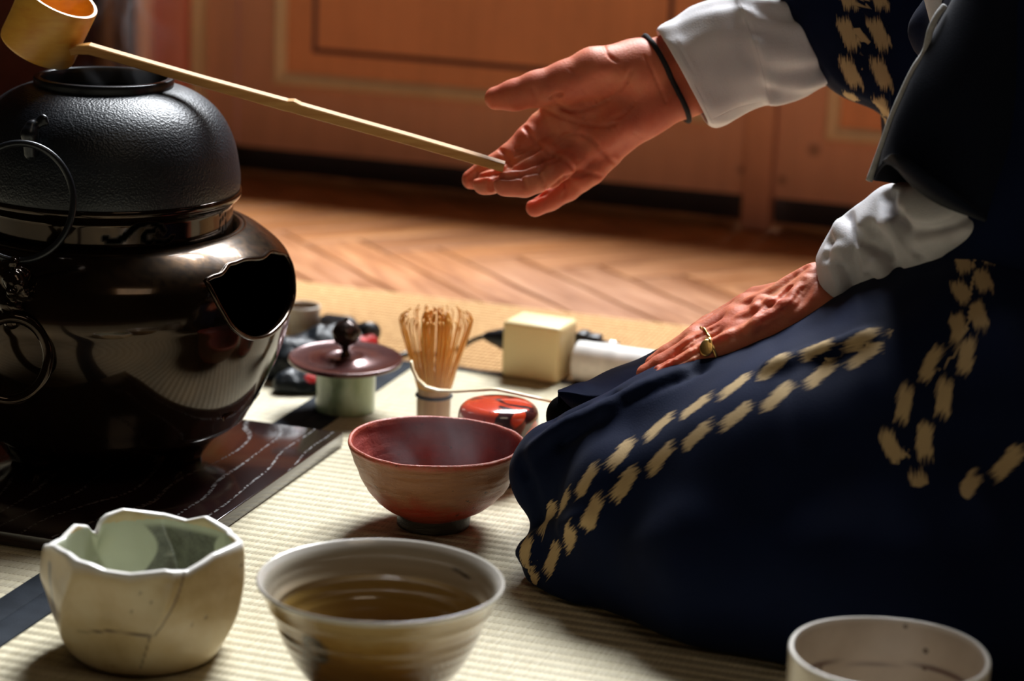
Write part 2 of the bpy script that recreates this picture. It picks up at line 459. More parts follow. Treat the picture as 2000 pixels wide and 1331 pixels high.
# the frame and the splayed jamb on the left of the doors
e0, e1, e2, e3 = (wallpt(x, 150)[0] for x in (290, 318, 378, 402))
tag(MB().rbox(e1, e2, WV - .03, WV + .05, FZ, 2.75).build('trim_2', paint('pink_jamb_paint', (.72, .27, .24), False), bevel=.006), kind='structure')
tag(MB().rbox(e0, e1, WV - .045, WV + .05, FZ, 2.75).build('trim_3', paint('lit_pink_paint', (.92, .62, .56), False), bevel=.006), kind='structure')  # paler paint carries the daylight caught on this jamb edge
tag(MB().rbox(e2, e3, WV - .015, WV + .05, FZ, 2.75).build('trim_4', M_CREAM, bevel=.004), kind='structure')
tag(MB().rbox(e3, uL - .006, WV + .005, WV + .05, zb, 2.75).build('trim_5', M_ROSE), kind='structure')
tag(MB().rbox(e3, 2.4, WV + .045, WV + .07, FZ, zb + .03).build('baseboard_back', M_GAPSHADE), kind='structure')  # dark sheet added as the shade under the doors
tag(MB().rbox(e3, uL, WV + .05, WV + .06, FZ, PT).build('side_gap_shade', M_GAPSHADE), kind='structure')  # dark sheet added as the shade in the slot beside the door
tag(MB().rbox(uP1 + .751, 2.4, WV, WV + .05, FZ, 2.75).build('wall_right', M_ROSE), kind='structure')
tag(MB().rbox(-3.2, 2.4, WV, WV + .1, 2.75, 3.1).build('wall_top', M_ROSE), kind='structure')
M_WALLL = simple('dark_red_brown_wall', (.16, .045, .03), .7)
tag(MB().rbox(-3.2, e0, WV + .10, WV + .15, FZ, 2.75).build('wall_left', M_WALLL), kind='structure')
# brown wooden cabinet glimpsed to the left of the jamb
t = NT('striped_brown_wood'); n1 = t.noise(t.mapping(t.pos(), (70, 70, 3), (0, 0, 0)), 1, 3, .6)
t.set(Base_Color=t.ramp(n1, [(.36, (.035, .018, .012)), (.52, (.25, .11, .045)), (.66, (.42, .24, .11))]), Roughness=.35)
cu0 = wallpt(196, 60)[0]
cab = thing('wooden_cabinet', 'brown striped wooden cabinet behind the kettle, left of the pink door frame', 'cabinet', rm((cu0 + e0) / 2, WV + .03, FZ))
MB().rbox(cu0, e0 - .004, WV - .01, WV + .09, FZ, .8).build('body', t.m, cab)
MB().rbox(cu0 + .012, e0 - .016, WV - .018, WV - .0102, .03, .78).build('door', t.m, cab)

# --- mats
t = NT('tatami_straw'); p = t.mapping(t.pos(), rot=(0, 0, -YAW))
sx = t.n('ShaderNodeSeparateXYZ', i_0=p); X, Yv = sx.outputs[0], sx.outputs[1]
RIB = .0120
fr = t.mth('FRACT', t.mth('DIVIDE', Yv, RIB)); tri = t.mth('ABSOLUTE', t.mth('SUBTRACT', fr, .5))      # 0 on the ridge, .5 in the groove
rib = t.mth('COSINE', t.mth('MULTIPLY', tri, 2 * PI))
straw = t.noise(t.mapping(p, (520, 42, 1)), 1, 2); fib = t.noise(t.mapping(p, (900, 60, 1)), 1, 1)
grv = t.mth('GREATER_THAN', tri, .455)
dash = t.mth('GREATER_THAN', t.mth('FRACT', t.mth('MULTIPLY', X, 290)), .42)
gm = t.mth('MULTIPLY', grv, t.mth('ADD', t.mth('MULTIPLY', dash, .55), .22))
big = t.noise(p, 7, 3)
c = t.ramp(t.mth('ADD', t.mth('MULTIPLY', straw, .7), t.mth('MULTIPLY', big, .3)), [(.3, (.40, .345, .22)), (.7, (.58, .53, .385))])
c = t.mix(gm, c, (.15, .105, .05))
t.set(Base_Color=c, Roughness=.55, Specular_IOR_Level=.35)
hh = t.mth('ADD', t.mth('MULTIPLY', rib, .8), t.mth('MULTIPLY', straw, .45)); t.bump(hh, .6, .0016); M_TATAMI = t.m
t = NT('navy_border_cloth'); p = t.mapping(t.pos(), rot=(0, 0, -YAW)); wv = t.noise(t.mapping(p, (700, 700, 1)), 1, 2)
t.set(Base_Color=t.ramp(t.noise(p, 45, 3), [(.3, (.007, .010, .015)), (.7, (.016, .021, .029))]), Roughness=.85, Specular_IOR_Level=.15); t.bump(wv, .3, .0006); M_HERI = t.m
t = NT('coarse_straw_rug'); p = t.mapping(t.pos(), rot=(0, 0, -YAW)); sx = t.n('ShaderNodeSeparateXYZ', i_0=p)
a = t.mth('SINE', t.mth('MULTIPLY', sx.outputs[1], 2 * PI / .011)); b = t.mth('SINE', t.mth('MULTIPLY', sx.outputs[0], 2 * PI / .005))
n1 = t.noise(t.mapping(p, (150, 60, 1)), 1, 4, .7)
hh = t.mth('ADD', t.mth('MULTIPLY', a, .35), t.mth('ADD', t.mth('MULTIPLY', b, .2), n1))
t.set(Base_Color=t.ramp(hh, [(.3, (.24, .11, .030)), (.6, (.52, .29, .11)), (1., (.68, .44, .20))]), Roughness=.75, Specular_IOR_Level=.2); t.bump(hh, .8, .0035); M_GOZA = t.m
VF = 2.083; UA = -.752; UB = -.796
matA = thing('tatami_mat', 'pale ribbed straw mat under the tea bowls and the kneeling person', 'mat', rm(.2, 1.2, FZ))
MB().rbox(UA, 1.2, .3, VF, FZ, 0).build('straw_surface', M_TATAMI, matA, bevel=.0015)
MB().rbox((UA + UB) / 2, UA, .3, VF, FZ, .0006).build('border', M_HERI, matA, bevel=.0008)
MB().rbox((UA + UB) / 2, 1.2, VF, VF + .010, FZ, .0006).build('border', M_HERI, matA, bevel=.0008)
matB = thing('tatami_mat', 'pale ribbed straw mat left of the dark border, partly under the black board', 'mat', rm(-1.4, 1.2, FZ))
MB().rbox(-2.0, UB, .3, VF, FZ, 0).build('straw_surface', M_TATAMI, matB, bevel=.0015)
MB().rbox(UB, (UA + UB) / 2, .3, VF, FZ, .0006).build('border', M_HERI, matB, bevel=.0008)
MB().rbox(-2.0, (UA + UB) / 2, VF, VF + .010, FZ, .0006).build('border', M_HERI, matB, bevel=.0008)
tag(MB().rbox(-2.0, 1.2, VF + .0105, 2.352, FZ, 0).build('straw_rug', M_GOZA, bevel=.002), 'coarse golden straw rug between the parquet and the pale mats', 'rug')

# ================================================================== BOARD
t = NT('black_lacquer'); p = t.mapping(t.pos(), rot=(0, 0, -YAW))
wn = t.n('ShaderNodeTexWave', wave_type='BANDS', bands_direction='X'); t.l(t.mapping(p, (1, .42, 1)), wn.inputs['Vector'])
wn.inputs['Scale'].default_value = 12; wn.inputs['Distortion'].default_value = 14; wn.inputs['Detail'].default_value = 2; wn.inputs['Detail Scale'].default_value = .7
g = t.ramp(wn.outputs['Fac'], [(.0, 0.), (.965, 0.), (.99, 1.)])
pit = t.ramp(t.noise(p, 330, 2), [(.47, 0.), (.55, 1.)]); gg = t.mth('MULTIPLY', g, pit)
gg = t.mth('MULTIPLY', gg, t.mth('GREATER_THAN', t.n('ShaderNodeSeparateXYZ', i_0=t.n('ShaderNodeNewGeometry').outputs['Normal']).outputs[2], .8))
t.set(Base_Color=t.mix(gg, (.014, .005, .005), (.085, .08, .078)), Roughness=t.mth('ADD', t.mth('MULTIPLY', gg, .4), .16), Coat_Weight=.6, Coat_Roughness=.08)
t.bump(t.noise(t.mapping(p, (160, 14, 1)), 1, 3), .1, .0008); M_LACQ = t.m
BT = .012
tag(MB().rbox(-1.051, -.716, 1.476, 1.811, .0008, BT).build('lacquer_board', M_LACQ, bevel=.0008), 'glossy black lacquered board with pale grain under the bronze brazier', 'board')

# ================================================================== BRAZIER
YC = 1.87; CX = at(204, 400, YC).x; CC = Vector((CX, YC, 0)); SPX = abs(at(205, 400, YC).x - at(204, 400, YC).x)
def pf(x, y):                                                        # silhouette pixel -> (r, z) about the brazier's axis
    return (x - 204) * SPX, at(204, y - (x - 204) * .04, YC).z
t = NT('brown_bronze'); o_ = t.obj(); nz1 = t.noise(o_, 28, 5, .65); nz2 = t.noise(o_, 160, 3)
up = t.attr('patina'); hole = t.attr('hole')
c = t.ramp(nz1, [(.3, (.014, .008, .004)), (.62, (.028, .016, .008)), (.8, (.044, .026, .012))])
c = t.mix(t.mth('MULTIPLY', up, t.ramp(nz2, [(.4, .1), (.62, .9)])), c, (.070, .040, .018))
c = t.mix(hole, c, (.002, .002, .002))
t.set(Base_Color=c, Metallic=t.mth('SUBTRACT', .8, t.mth('MULTIPLY', hole, .8)), Specular_IOR_Level=t.mth('SUBTRACT', .5, t.mth('MULTIPLY', hole, .5)), Roughness=t.mth('ADD', .11, t.mth('ADD', t.mth('MULTIPLY', up, .12), t.mth('MULTIPLY', hole, .7))), Coat_Weight=t.mth('SUBTRACT', .2, t.mth('MULTIPLY', hole, .2)), Coat_Roughness=.05)
t.bump(nz1, .05, .001); M_BRZ = t.m
M_BLK = simple('soot_black', (.006, .007, .009), .55)
furo = thing('brazier', 'glossy dark bronze brazier with a wide side opening, on the black board', 'brazier', (CX, YC, BT))
zleg = .050
belly = [pf(473, 820), pf(496, 792), pf(532, 729), pf(559, 661), pf(572, 603), pf(577, 571), pf(570, 522), pf(550, 490), pf(509, 456), pf(482, 443), pf(472, 447), pf(470, 456), pf(458, 462)]
inn = [(max(r - .005, .01), z + (.004 if i < 2 else 0)) for i, (r, z) in enumerate(belly)]
bot = [(.0, belly[0][1] - .028), (.05, belly[0][1] - .026), (.082, belly[0][1] - .014)]
prof = smooth_prof(bot + belly, 7)
pin = smooth_prof([(.0, belly[0][1] - .022), (.05, belly[0][1] - .021)] + [(r - .004, z) for r, z in belly[:-2]] , 7)
prof = [(max(r, 0), z) for r, z in prof]
body = lathe(prof + [(max(r, 0), z) for r, z in reversed(pin)], (CX, YC, 0), 192)
# cut the mouth with a boolean
def zi(y): return at(204, y, YC).z
RB = .150
loop = [(-.0585, zi(480)), (-.0580, zi(505)), (-.0535, zi(535)), (-.0432, zi(570)), (-.022, zi(600)), (0, zi(608)), (.020, zi(602)), (.042, zi(588)), (.056, zi(566)), (.061, zi(535)), (.062, zi(500)), (.058, zi(484)), (.045, zi(474)), (.031, zi(466)), (.012, zi(468)), (-.008, zi(462)), (-.022, zi(463)), (-.030, zi(464)), (-.042, zi(474)), (-.050, zi(476))]
lp = [tuple(p)[:2] for p in curve3([(a, b, 0) for a, b in loop + [loop[0]]], 4)][:-1]
az = math.radians(-24); DX = Vector((math.cos(az), math.sin(az), 0)); DT = Vector((math.sin(az), -math.cos(az), 0))
DT = -DT if False else DT                                            # tangential axis: -t is towards the viewer
def mouth(tt, z, x): return Vector((CX, YC, z)) + DX * x - DT * tt       # +t runs away to the right
cv = [mouth(a, b, .02) for a, b in lp] + [mouth(a, b, .25) for a, b in lp]; nL = len(lp)
cf = [(i, (i + 1) % nL, nL + (i + 1) % nL, nL + i) for i in range(nL)] + [tuple(reversed(range(nL))), tuple(range(nL, 2 * nL))]
cme = mesh(cv, cf, False); bm = bmesh.new(); bm.from_mesh(cme); bmesh.ops.recalc_face_normals(bm, faces=bm.faces[:]); bm.to_mesh(cme); bm.free()
bo = bpy.data.objects.new('tmp_body', body); co_ = bpy.data.objects.new('tmp_cut', cme)
sc.collection.objects.link(bo); sc.collection.objects.link(co_)
md = bo.modifiers.new('b', 'BOOLEAN'); md.operation = 'DIFFERENCE'; md.object = co_; md.solver = 'EXACT'
bpy.context.view_layer.update()
body2 = bpy.data.meshes.new_from_object(bo.evaluated_get(bpy.context.evaluated_depsgraph_get()))
bpy.data.objects.remove(bo); bpy.data.objects.remove(co_)
body2.polygons.foreach_set('use_smooth', [True] * len(body2.polygons)); body2.set_sharp_from_angle(angle=math.radians(50))
V = vco(body2); attr(body2, 'patina', np.clip((V[:, 2] - zi(505)) / .02, 0, 1) * np.clip((V[:, 0] - CX + .02) / .1, 0, 1)); attr(body2, 'hole', np.zeros(len(V)))
body2.materials.clear(); link('body', body2, M_BRZ, furo)
# raised lip round the mouth, lying on the belly
pr = [(r, z) for r, z in prof]
def rz_(z):
    best = min(range(len(pr) - 1), key=lambda i: 0 if pr[i][1] <= z <= pr[i + 1][1] else min(abs(pr[i][1] - z), abs(pr[i + 1][1] - z)))
    (r0, z0), (r1, z1) = pr[best], pr[best + 1]; return r0 + (r1 - r0) * min(max((z - z0) / max(z1 - z0, 1e-6), 0), 1)
lipp = []
for a, b in lp:
    r = rz_(b); lipp.append(mouth(a, b, math.sqrt(max(r * r - a * a, .0004)) + .0002))
mb = MB().tube(lipp, .0019, 8, closed=True); o = mb.build('mouth_lip', M_BRZ, furo, smooth=True); attr(o.data, 'patina', np.full(len(o.data.vertices), .35))
# neck band with rolled rim
nk = smooth_prof([pf(457, 466), pf(454, 458), pf(453, 440), pf(454, 402)], 8) + smooth_prof([pf(455, 397), pf(462, 392), pf(469, 384), pf(470, 376), pf(466, 371), pf(455, 372), pf(440, 378)], 5)
neck = lathe(nk, (CX, YC, 0), 420)
V = vco(neck); hol = np.zeros(len(V))
for dx, dy in ((435, 412), (430, 418), (440, 419), (435, 426), (430, 433), (441, 434), (429, 446), (435, 444), (441, 444), (435, 452)):
    h = cam_hits(neck, [(dx, dy), (dx + .1, dy)], 1)
    if h: dd = np.linalg.norm(V - np.array(h[0]), axis=1); hol = np.maximum(hol, np.clip((.0022 - dd) / .0008, 0, 1))
for pl, r in (([(205, 466), (218, 472), (236, 468), (252, 455), (268, 441), (288, 436)], .0032), ([(300, 452), (285, 455), (280, 468), (292, 474)], .0028), ([(296, 436), (312, 442), (320, 452)], .003), ([(300, 470), (322, 474), (338, 462)], .0025)):
    dd, _ = seg_dist(V, cam_hits(neck, pl)); hol = np.maximum(hol, np.clip((r - dd) / .001, 0, 1))
attr(neck, 'hole', hol); attr(neck, 'patina', np.zeros(len(V))); link('neck_band', neck, M_BRZ, furo)
# three tapering feet
for a in (-17, 103, 223):
    a = math.radians(a); d = Vector((math.cos(a), math.sin(a), 0)); tn = Vector((-d.y, d.x, 0)); V = []; Fc = []
    st = [(.0130, .068, .0195, .012), (.018, .070, .019, .012), (.028, .076, .021, .013), (.040, .086, .027, .016), (.052, .096, .036, .019), (.066, .103, .046, .020)]
    n = 20
    for (z, r, wx, wr) in st:
        for k in range(n):
            th = 2 * PI * k / n; cx_, sx_ = math.cos(th), math.sin(th)
            q = CC + d * (r + wr * math.copysign(abs(cx_) ** .6, cx_)) + tn * (wx * math.copysign(abs(sx_) ** .6, sx_)); V.append((q.x, q.y, z - .001))
    for i in range(len(st) - 1):
        for k in range(n): Fc.append((i * n + k, i * n + (k + 1) % n, (i + 1) * n + (k + 1) % n, (i + 1) * n + k))
    Fc += [tuple(reversed(range(n))), tuple(range((len(st) - 1) * n, len(st) * n))]
    o = add('leg', V, Fc, M_BRZ, furo)
# moulded mask boss with hanging ring on the left of the belly
def sphere_at(px, py, guess, rr):                                   # a point on the vertical body of radius rr round the axis
    d = ray(px, py); o3 = Vector((0, 0, H)) - Vector((CX, YC, 0)); A = d.x ** 2 + d.y ** 2; B = 2 * (o3.x * d.x + o3.y * d.y); C_ = o3.x ** 2 + o3.y ** 2 - rr ** 2
    return Vector((0, 0, H)) + d * ((-B - math.sqrt(max(B * B - 4 * A * C_, 0))) / (2 * A))
bp = sphere_at(20, 580, 0, .142)
S = SDF(np.array(bp) - .05, np.array(bp) + .05, .0012)
for (x, y, r, off) in ((8, 560, .016, .0), (30, 545, .012, -.008), (48, 570, .008, -.008), (20, 590, .012, -.010), (5, 530, .010, -.004), (38, 600, .007, -.006), (25, 625, .009, -.008), (12, 515, .005, -.006), (30, 510, .005, -.006), (52, 530, .006, .0), (24, 568, .005, -.018), (42, 556, .004, -.014)):
    q = sphere_at(x, y, 0, .140 - off); S.cone(q, q + Vector((0, -.004, 0)), r * .8, r * .7, .004)
for pl in ([(20, 558), (28, 566), (36, 560)], [(10, 580), (25, 592), (40, 588)]):
    g = S.hits(pl, bp.y - .06, bp.y + .04, 4); S.groove(g, .0012, .0015)
V, Q = S.mesh(); me = npmesh(smooth_v(V, Q, 1), Q); link('mask_boss', me, M_BRZ, furo)
rc_ = at(20, 702, bp.y - .022); rx_ = 72 * .00038
ring = [rc_ + Vector((math.cos(a) * rx_ * .98, math.cos(a) * .006 + .004 * math.sin(a), math.sin(a) * rx_ * 1.12)) for a in np.linspace(0, 2 * PI, 49)[:-1]]
MB().tube(ring, .0042, 12, closed=True).build('hanging_ring', M_BRZ, furo, smooth=True)

# ================================================================== KETTLE
t = NT('cast_iron'); o_ = t.obj(); vo = t.n('ShaderNodeTexVoronoi', feature='SMOOTH_F1'); t.l(o_, vo.inputs['Vector']); vo.inputs['Scale'].default_value = 620
n1 = t.noise(o_, 420, 3, .6)
t.set(Base_Color=t.ramp(t.noise(o_, 30, 3), [(.3, (.003, .0048, .0085)), (.7, (.006, .0095, .0155))]), Roughness=.43, Metallic=.2, Specular_IOR_Level=.5)
t.bump(t.mth('ADD', vo.outputs['Distance'], n1), .45, .0008); M_IRON = t.m
t = NT('smooth_iron'); t.set(Base_Color=(.012, .014, .018), Roughness=.3, Metallic=.5); t.bump(t.noise(t.obj(), 60, 3), .08, .0006); M_IRON2 = t.m
kt = thing('kettle', 'round black cast iron kettle with pebbled skin, set in the bronze brazier', 'kettle', (CX, YC, pf(440, 385)[1]))
sil = [(440, 388), (462, 380), (467, 366), (467, 345), (464, 322), (458, 290), (448, 262), (434, 236), (415, 213), (388, 192), (360, 178), (335, 171)]
outp = [pf(*s) for s in sil]; lowz = outp[0][1] - .006
kp = smooth_prof(outp, 6); kr = pf(332, 168)
inp = [(r - .004, z - .003) for r, z in reversed(kp)]
link('body', lathe([(0.0, lowz - .012), (.07, lowz - .010), (outp[0][0] - .004, lowz)] + kp + inp[2:] + [(.06, lowz + .01), (0, lowz + .008)], (CX, YC, 0), 160), M_IRON, kt)
zt = at(204, 149, YC).z; rr = 134 * SPX
link('mouth_rim', lathe(smooth_prof([(rr - .006, zt - .014), (rr - .001, zt - .012), (rr - .0003, zt - .007), (rr, zt - .001), (rr - .0015, zt), (rr - .004, zt), (rr - .0055, zt - .001), (rr - .006, zt - .012)], 3), (CX, YC, 0), 128), M_IRON2, kt)
tag(link('hot_water', lathe([(0, zt - .045), (rr + .008, zt - .045)], (CX, YC, 0), 64), None), 'dark hot water standing inside the black kettle', 'water')
t = NT('water'); t.set(Base_Color=(.02, .025, .03), Roughness=.03, IOR=1.33, Specular_IOR_Level=.5); bpy.data.objects['hot_water'].data.materials.append(t.m)
lg = sphere_at(62, 262, 0, .101)
S = SDF(np.array(lg) - .035, np.array(lg) + .035, .0008)
q = lambda x, y, rr_: sphere_at(x, y, 0, rr_)
S.cone(q(60, 300, .104), q(58, 262, .106), .0050, .0060, .003); S.cone(q(58, 262, .106), q(62, 246, .104), .0062, .0045, .003)
S.cone(q(64, 246, .101), q(86, 232, .099), .0035, .0030, .003); S.cone(q(70, 244, .101), q(92, 240, .099), .003, .0016, .002); S.cone(q(66, 246, .1), q(82, 228, .099), .003, .0018, .002)
V, Q = S.mesh(); link('lug', npmesh(smooth_v(V, Q, 1), Q), M_IRON2, kt)
rc_ = at(48, 386, lg.y - .020)
ring = [rc_ + Vector((math.cos(a) * .0385, -.010 - .014 * (1 - math.sin(a)) * .5 + .004 * math.cos(a), math.sin(a) * .0425)) for a in np.linspace(0, 2 * PI, 65)[:-1]]
MB().tube(ring, .0026, 10, closed=True).build('ring', M_IRON2, kt, smooth=True)

# ================================================================== LADLE
RV = Vector(cam.matrix_world.col[0][:3]); UV_ = Vector(cam.matrix_world.col[1][:3]); BV = Vector(cam.matrix_world.col[2][:3])
t = NT('bamboo'); n1 = t.noise(t.mapping(t.obj(), (60, 60, 260)), 1, 3); n2 = t.noise(t.obj(), 35, 3)
t.set(Base_Color=t.ramp(t.mth('ADD', t.mth('MULTIPLY', n1, .4), t.mth('MULTIPLY', n2, .6)), [(.3, (.62, .25, .028)), (.7, (.80, .44, .070))]), Roughness=.38, Subsurface_Weight=.15, Subsurface_Radius=(.01, .005, .002)); t.bump(n1, .1, .0004); M_BAM = t.m
t = NT('pale_bamboo'); n1 = t.noise(t.mapping(t.obj(), (30, 300, 300), (0, .28, 0)), 1, 3)
t.set(Base_Color=t.ramp(n1, [(.3, (.42, .18, .035)), (.7, (.54, .28, .07))]), Roughness=.45, Specular_IOR_Level=.35); M_BAM2 = t.m
ladle = thing('ladle', 'bamboo ladle resting on the kettle mouth, its long handle laid on the fingers', 'ladle', at(72, 95, 1.875))
sgn = math.radians(25); ax2 = (RV * 57 + UV_ * 96).normalized() * math.cos(sgn) + BV * math.sin(sgn)
b0 = at(72, 95, 1.878); Lc = .0485; rc = .0305
fr1 = (RV * 96 - UV_ * 57).normalized(); fr2 = ax2.cross(fr1)
cp = [(0, 0), (rc - .002, 0), (rc - .0005, .0008), (rc, .003), (rc - .0004, .02), (rc, Lc - .001), (rc - .0005, Lc), (rc - .0028, Lc), (rc - .0033, Lc - .001), (rc - .0033, .004), (0, .003)]
V = []; Fc = []; n = 64
for r, z in cp:
    for k in range(n):
        a = 2 * PI * k / n; V.append(b0 + ax2 * z + fr1 * (r * math.cos(a)) + fr2 * (r * math.sin(a)))
for i in range(len(cp) - 1):
    for k in range(n): Fc.append((i * n + k, i * n + (k + 1) % n, (i + 1) * n + (k + 1) % n, (i + 1) * n + k))
me = mesh(V, Fc); me.set_sharp_from_angle(angle=math.radians(50)); link('cup', me, M_BAM, ladle)
hp = [(138, 100), (152, 96), (175, 95), (200, 102), (300, 131), (400, 160), (500, 188), (560, 205), (572, 206), (586, 212), (700, 244), (800, 272), (900, 301), (984, 326)]
hw = [.0028, .0034, .0038, .0036, .0036, .0037, .0039, .0042, .0046, .0041, .0039, .0038, .0037, .0034]
V = []; Fc = []
for i, (x, y) in enumerate(hp):
    tt = i / (len(hp) - 1); Yh = 1.852 + (1.862 - 1.852) * (x - 138) / 846
    p = at(x, y, Yh); a = at(*hp[max(i - 1, 0)], Yh); b = at(*hp[min(i + 1, len(hp) - 1)], Yh); d = (b - a).normalized()
    upv = (UV_ * math.cos(.34) + BV * math.sin(.34)); upv = (upv - d * upv.dot(d)).normalized(); dv = d.cross(upv).normalized()
    h_ = hw[i] * 1.0; w_ = .0045 if i < 2 else .0055
    sec = [(-w_, -h_ * .8), (-w_ * .8, -h_), (w_ * .8, -h_), (w_, -h_ * .8), (w_, h_ * .8), (w_ * .85, h_), (-w_ * .85, h_), (-w_, h_ * .8)]
    for (s1, s2) in sec: V.append(p + dv * s1 + upv * s2)
m_ = 8
for i in range(len(hp) - 1):
    for k in range(m_): Fc.append((i * m_ + k, i * m_ + (k + 1) % m_, (i + 1) * m_ + (k + 1) % m_, (i + 1) * m_ + k))
Fc += [tuple(reversed(range(m_))), tuple(range((len(hp) - 1) * m_, len(hp) * m_))]
bm = bmesh.new(); me = mesh(V, Fc, False); bm.from_mesh(me); bmesh.ops.recalc_face_normals(bm, faces=bm.faces[:]); bm.to_mesh(me); bm.free()
link('handle', me, M_BAM2, ladle)

# ================================================================== BOWLS
def bowl(name, label, base, outer, inner, m, seg=192, fn=None, cat='bowl', npr=7, extra=None):
    po = smooth_prof(outer, npr); pi_ = smooth_prof(inner, npr); pr_ = [(max(r, 0), z) for r, z in po + pi_[1:]]
    me = lathe([(0, pr_[0][1])] + pr_ if pr_[0][0] > 1e-4 else pr_, (base.x, base.y, 0.0002), seg, fn)
    return me
def prof_param(me, base, h):                                         # inside or outside, and height
    V = vco(me); nrm = np.empty(len(V) * 3); me.vertices.foreach_get('normal', nrm); nrm = nrm.reshape(-1, 3)
    d = V[:, :2] - np.array([base.x, base.y]); r = np.linalg.norm(d, axis=1) + 1e-9
    out = (nrm[:, :2] * d).sum(1) / r; return V, r, V[:, 2], out, np.arctan2(d[:, 1], d[:, 0])
# --- red bowl
b = gp(846, 1024); hR = at(842, 862, b.y).z; k = hR / .0685
outer = [(.0245, .003), (.0262, 0), (.0278, .001), (.0280, .009), (.0300, .0115), (.0385, .016), (.0470, .0235), (.0545, .034), (.0600, .046), (.0645, .058), (.0672, .0665), (.0668, .0688), (.0655, .0692)]
inner = [(.0655, .0692), (.0640, .0680), (.0618, .060), (.0570, .047), (.0510, .034), (.0420, .0225), (.028, .015), (.014, .0125), (0, .012)]
def fnR(th, i, r, z):
    q = np.array([math.cos(th) * r, math.sin(th) * r, z])
    r2 = r + (.0007 * float(vnoise(q + 3, 90)) + .0009 * math.sin(3 * th + 1) + .0006 * float(vnoise(np.array([th * .02, .3, z * 4 + 1]), 90))) * min(1, z / .012)
    return r2, z * k + .0010 * float(vnoise(np.array([math.cos(th), math.sin(th), 1.]) , 2.6)) * (z / .068) ** 2
me = bowl('r', '', b, outer, inner, None, 256, fnR)
V, r, z, out, th = prof_param(me, b, hR)
t = NT('red_clay_glaze'); o_ = t.obj(); n1 = t.noise(o_, 28, 4, .6); n2 = t.noise(t.mapping(o_, (1, 1, 6)), 70, 4, .7); n3 = t.noise(o_, 420, 3, .7)
A_in = t.attr('inside'); A_z = t.attr('height'); A_rim = t.attr('rim')
outc = t.mix(t.ramp(t.mth('ADD', n1, t.mth('SUBTRACT', t.mth('MULTIPLY', A_z, 1.5), .75)), [(.34, 0.), (.66, 1.)]), (.34, .034, .014), (.34, .150, .070))
outc = t.mix(t.ramp(n2, [(.45, 0.), (.68, .6)]), outc, (.24, .095, .050))
inc = t.mix(t.ramp(n1, [(.35, 0.), (.65, 1.)]), (.20, .030, .028), (.36, .065, .050))
c = t.mix(A_in, outc, inc)
c = t.mix(t.mth('MULTIPLY', A_rim, t.ramp(n3, [(.35, .45), (.6, 1.)])), c, (.44, .075, .042))
c = t.mix(t.attr('foot'), c, (.030, .024, .016))
c = t.mix(t.ramp(t.noise(o_, 160, 2), [(.70, 0.), (.74, .8)]), c, (.03, .015, .012))
t.set(Base_Color=c, Roughness=.42, Specular_IOR_Level=.5)
t.bump(t.mth('ADD', n3, t.mth('MULTIPLY', n2, 1.2)), .55, .0011); M_RED = t.m
attr(me, 'inside', np.clip(-out * 4, 0, 1)); attr(me, 'height', z / hR); attr(me, 'rim', np.clip((z - hR + .0045) / .003, 0, 1)); attr(me, 'foot', np.clip((.0105 - z) / .001, 0, 1))
tag(link('tea_bowl', me, M_RED), 'steaming rust red tea bowl with rough brown outside, touching the navy robe', 'bowl')
# --- ochre bowl with pale flared lip
b = gp(744, 1133, .080); hC = .080
outer = [(.0230, .003), (.0255, 0), (.0275, .001), (.0278, .007), (.033, .010), (.0435, .0165), (.0535, .029), (.0600, .042), (.0628, .049), (.0655, .0580), (.0688, .0640), (.0722, .0725), (.0752, .0775), (.0762, .0795), (.0752, .0808)]
inner = [(.0752, .0808), (.0735, .0795), (.0700, .0745), (.0672, .0665), (.0640, .0610), (.0632, .0580), (.0590, .0480), (.0570, .0450), (.0500, .0340), (.0480, .0320), (.0380, .0200), (.025, .0145), (.012, .013), (0, .0125)]
def fnC(th, i, r, z):
    w_ = .00022 * math.sin(z * 900 + 1.5 * math.sin(th)) * (1 if .01 < z < .07 else .2)
    return r + w_ + .0006 * math.sin(2 * th + 1) * z / .08, z
me = bowl('c', '', b, outer, inner, None, 192, fnC)
V, r, z, out, th = prof_param(me, b, hC)
t = NT('ochre_glaze'); o_ = t.obj(); n1 = t.noise(t.mapping(o_, (1, 1, 3)), 22, 4, .6); n3 = t.noise(t.mapping(o_, (1, 1, 8)), 60, 3); n4 = t.noise(o_, 90, 4, .7)
A_z = t.attr('height'); A_in = t.attr('inside')
zz = t.mth('ADD', A_z, t.mth('MULTIPLY', t.mth('SUBTRACT', n1, .5), .35))
oc = t.ramp(zz, [(.08, (.20, .095, .016)), (.38, (.105, .042, .007)), (.58, (.17, .080, .014)), (.74, (.29, .165, .042)), (.90, (.36, .25, .11))])
oc = t.mix(t.ramp(n3, [(.5, 0.), (.7, .35)]), oc, (.13, .055, .018))
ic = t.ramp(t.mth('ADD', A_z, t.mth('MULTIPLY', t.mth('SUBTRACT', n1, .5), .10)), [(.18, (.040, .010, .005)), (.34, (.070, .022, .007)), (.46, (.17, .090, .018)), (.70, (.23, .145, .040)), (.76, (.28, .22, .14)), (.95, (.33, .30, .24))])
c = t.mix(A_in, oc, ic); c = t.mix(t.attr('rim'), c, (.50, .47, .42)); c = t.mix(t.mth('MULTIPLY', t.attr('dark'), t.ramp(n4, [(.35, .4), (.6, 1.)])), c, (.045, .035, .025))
t.set(Base_Color=c, Roughness=.22, Coat_Weight=.6, Coat_Roughness=.06); t.bump(n3, .12, .0008); M_OCH = t.m
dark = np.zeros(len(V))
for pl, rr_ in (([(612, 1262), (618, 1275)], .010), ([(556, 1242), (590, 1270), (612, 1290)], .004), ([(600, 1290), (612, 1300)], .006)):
    dd, _ = seg_dist(V, cam_hits(me, pl)); dark = np.maximum(dark, np.clip((rr_ - dd) / .003, 0, 1))
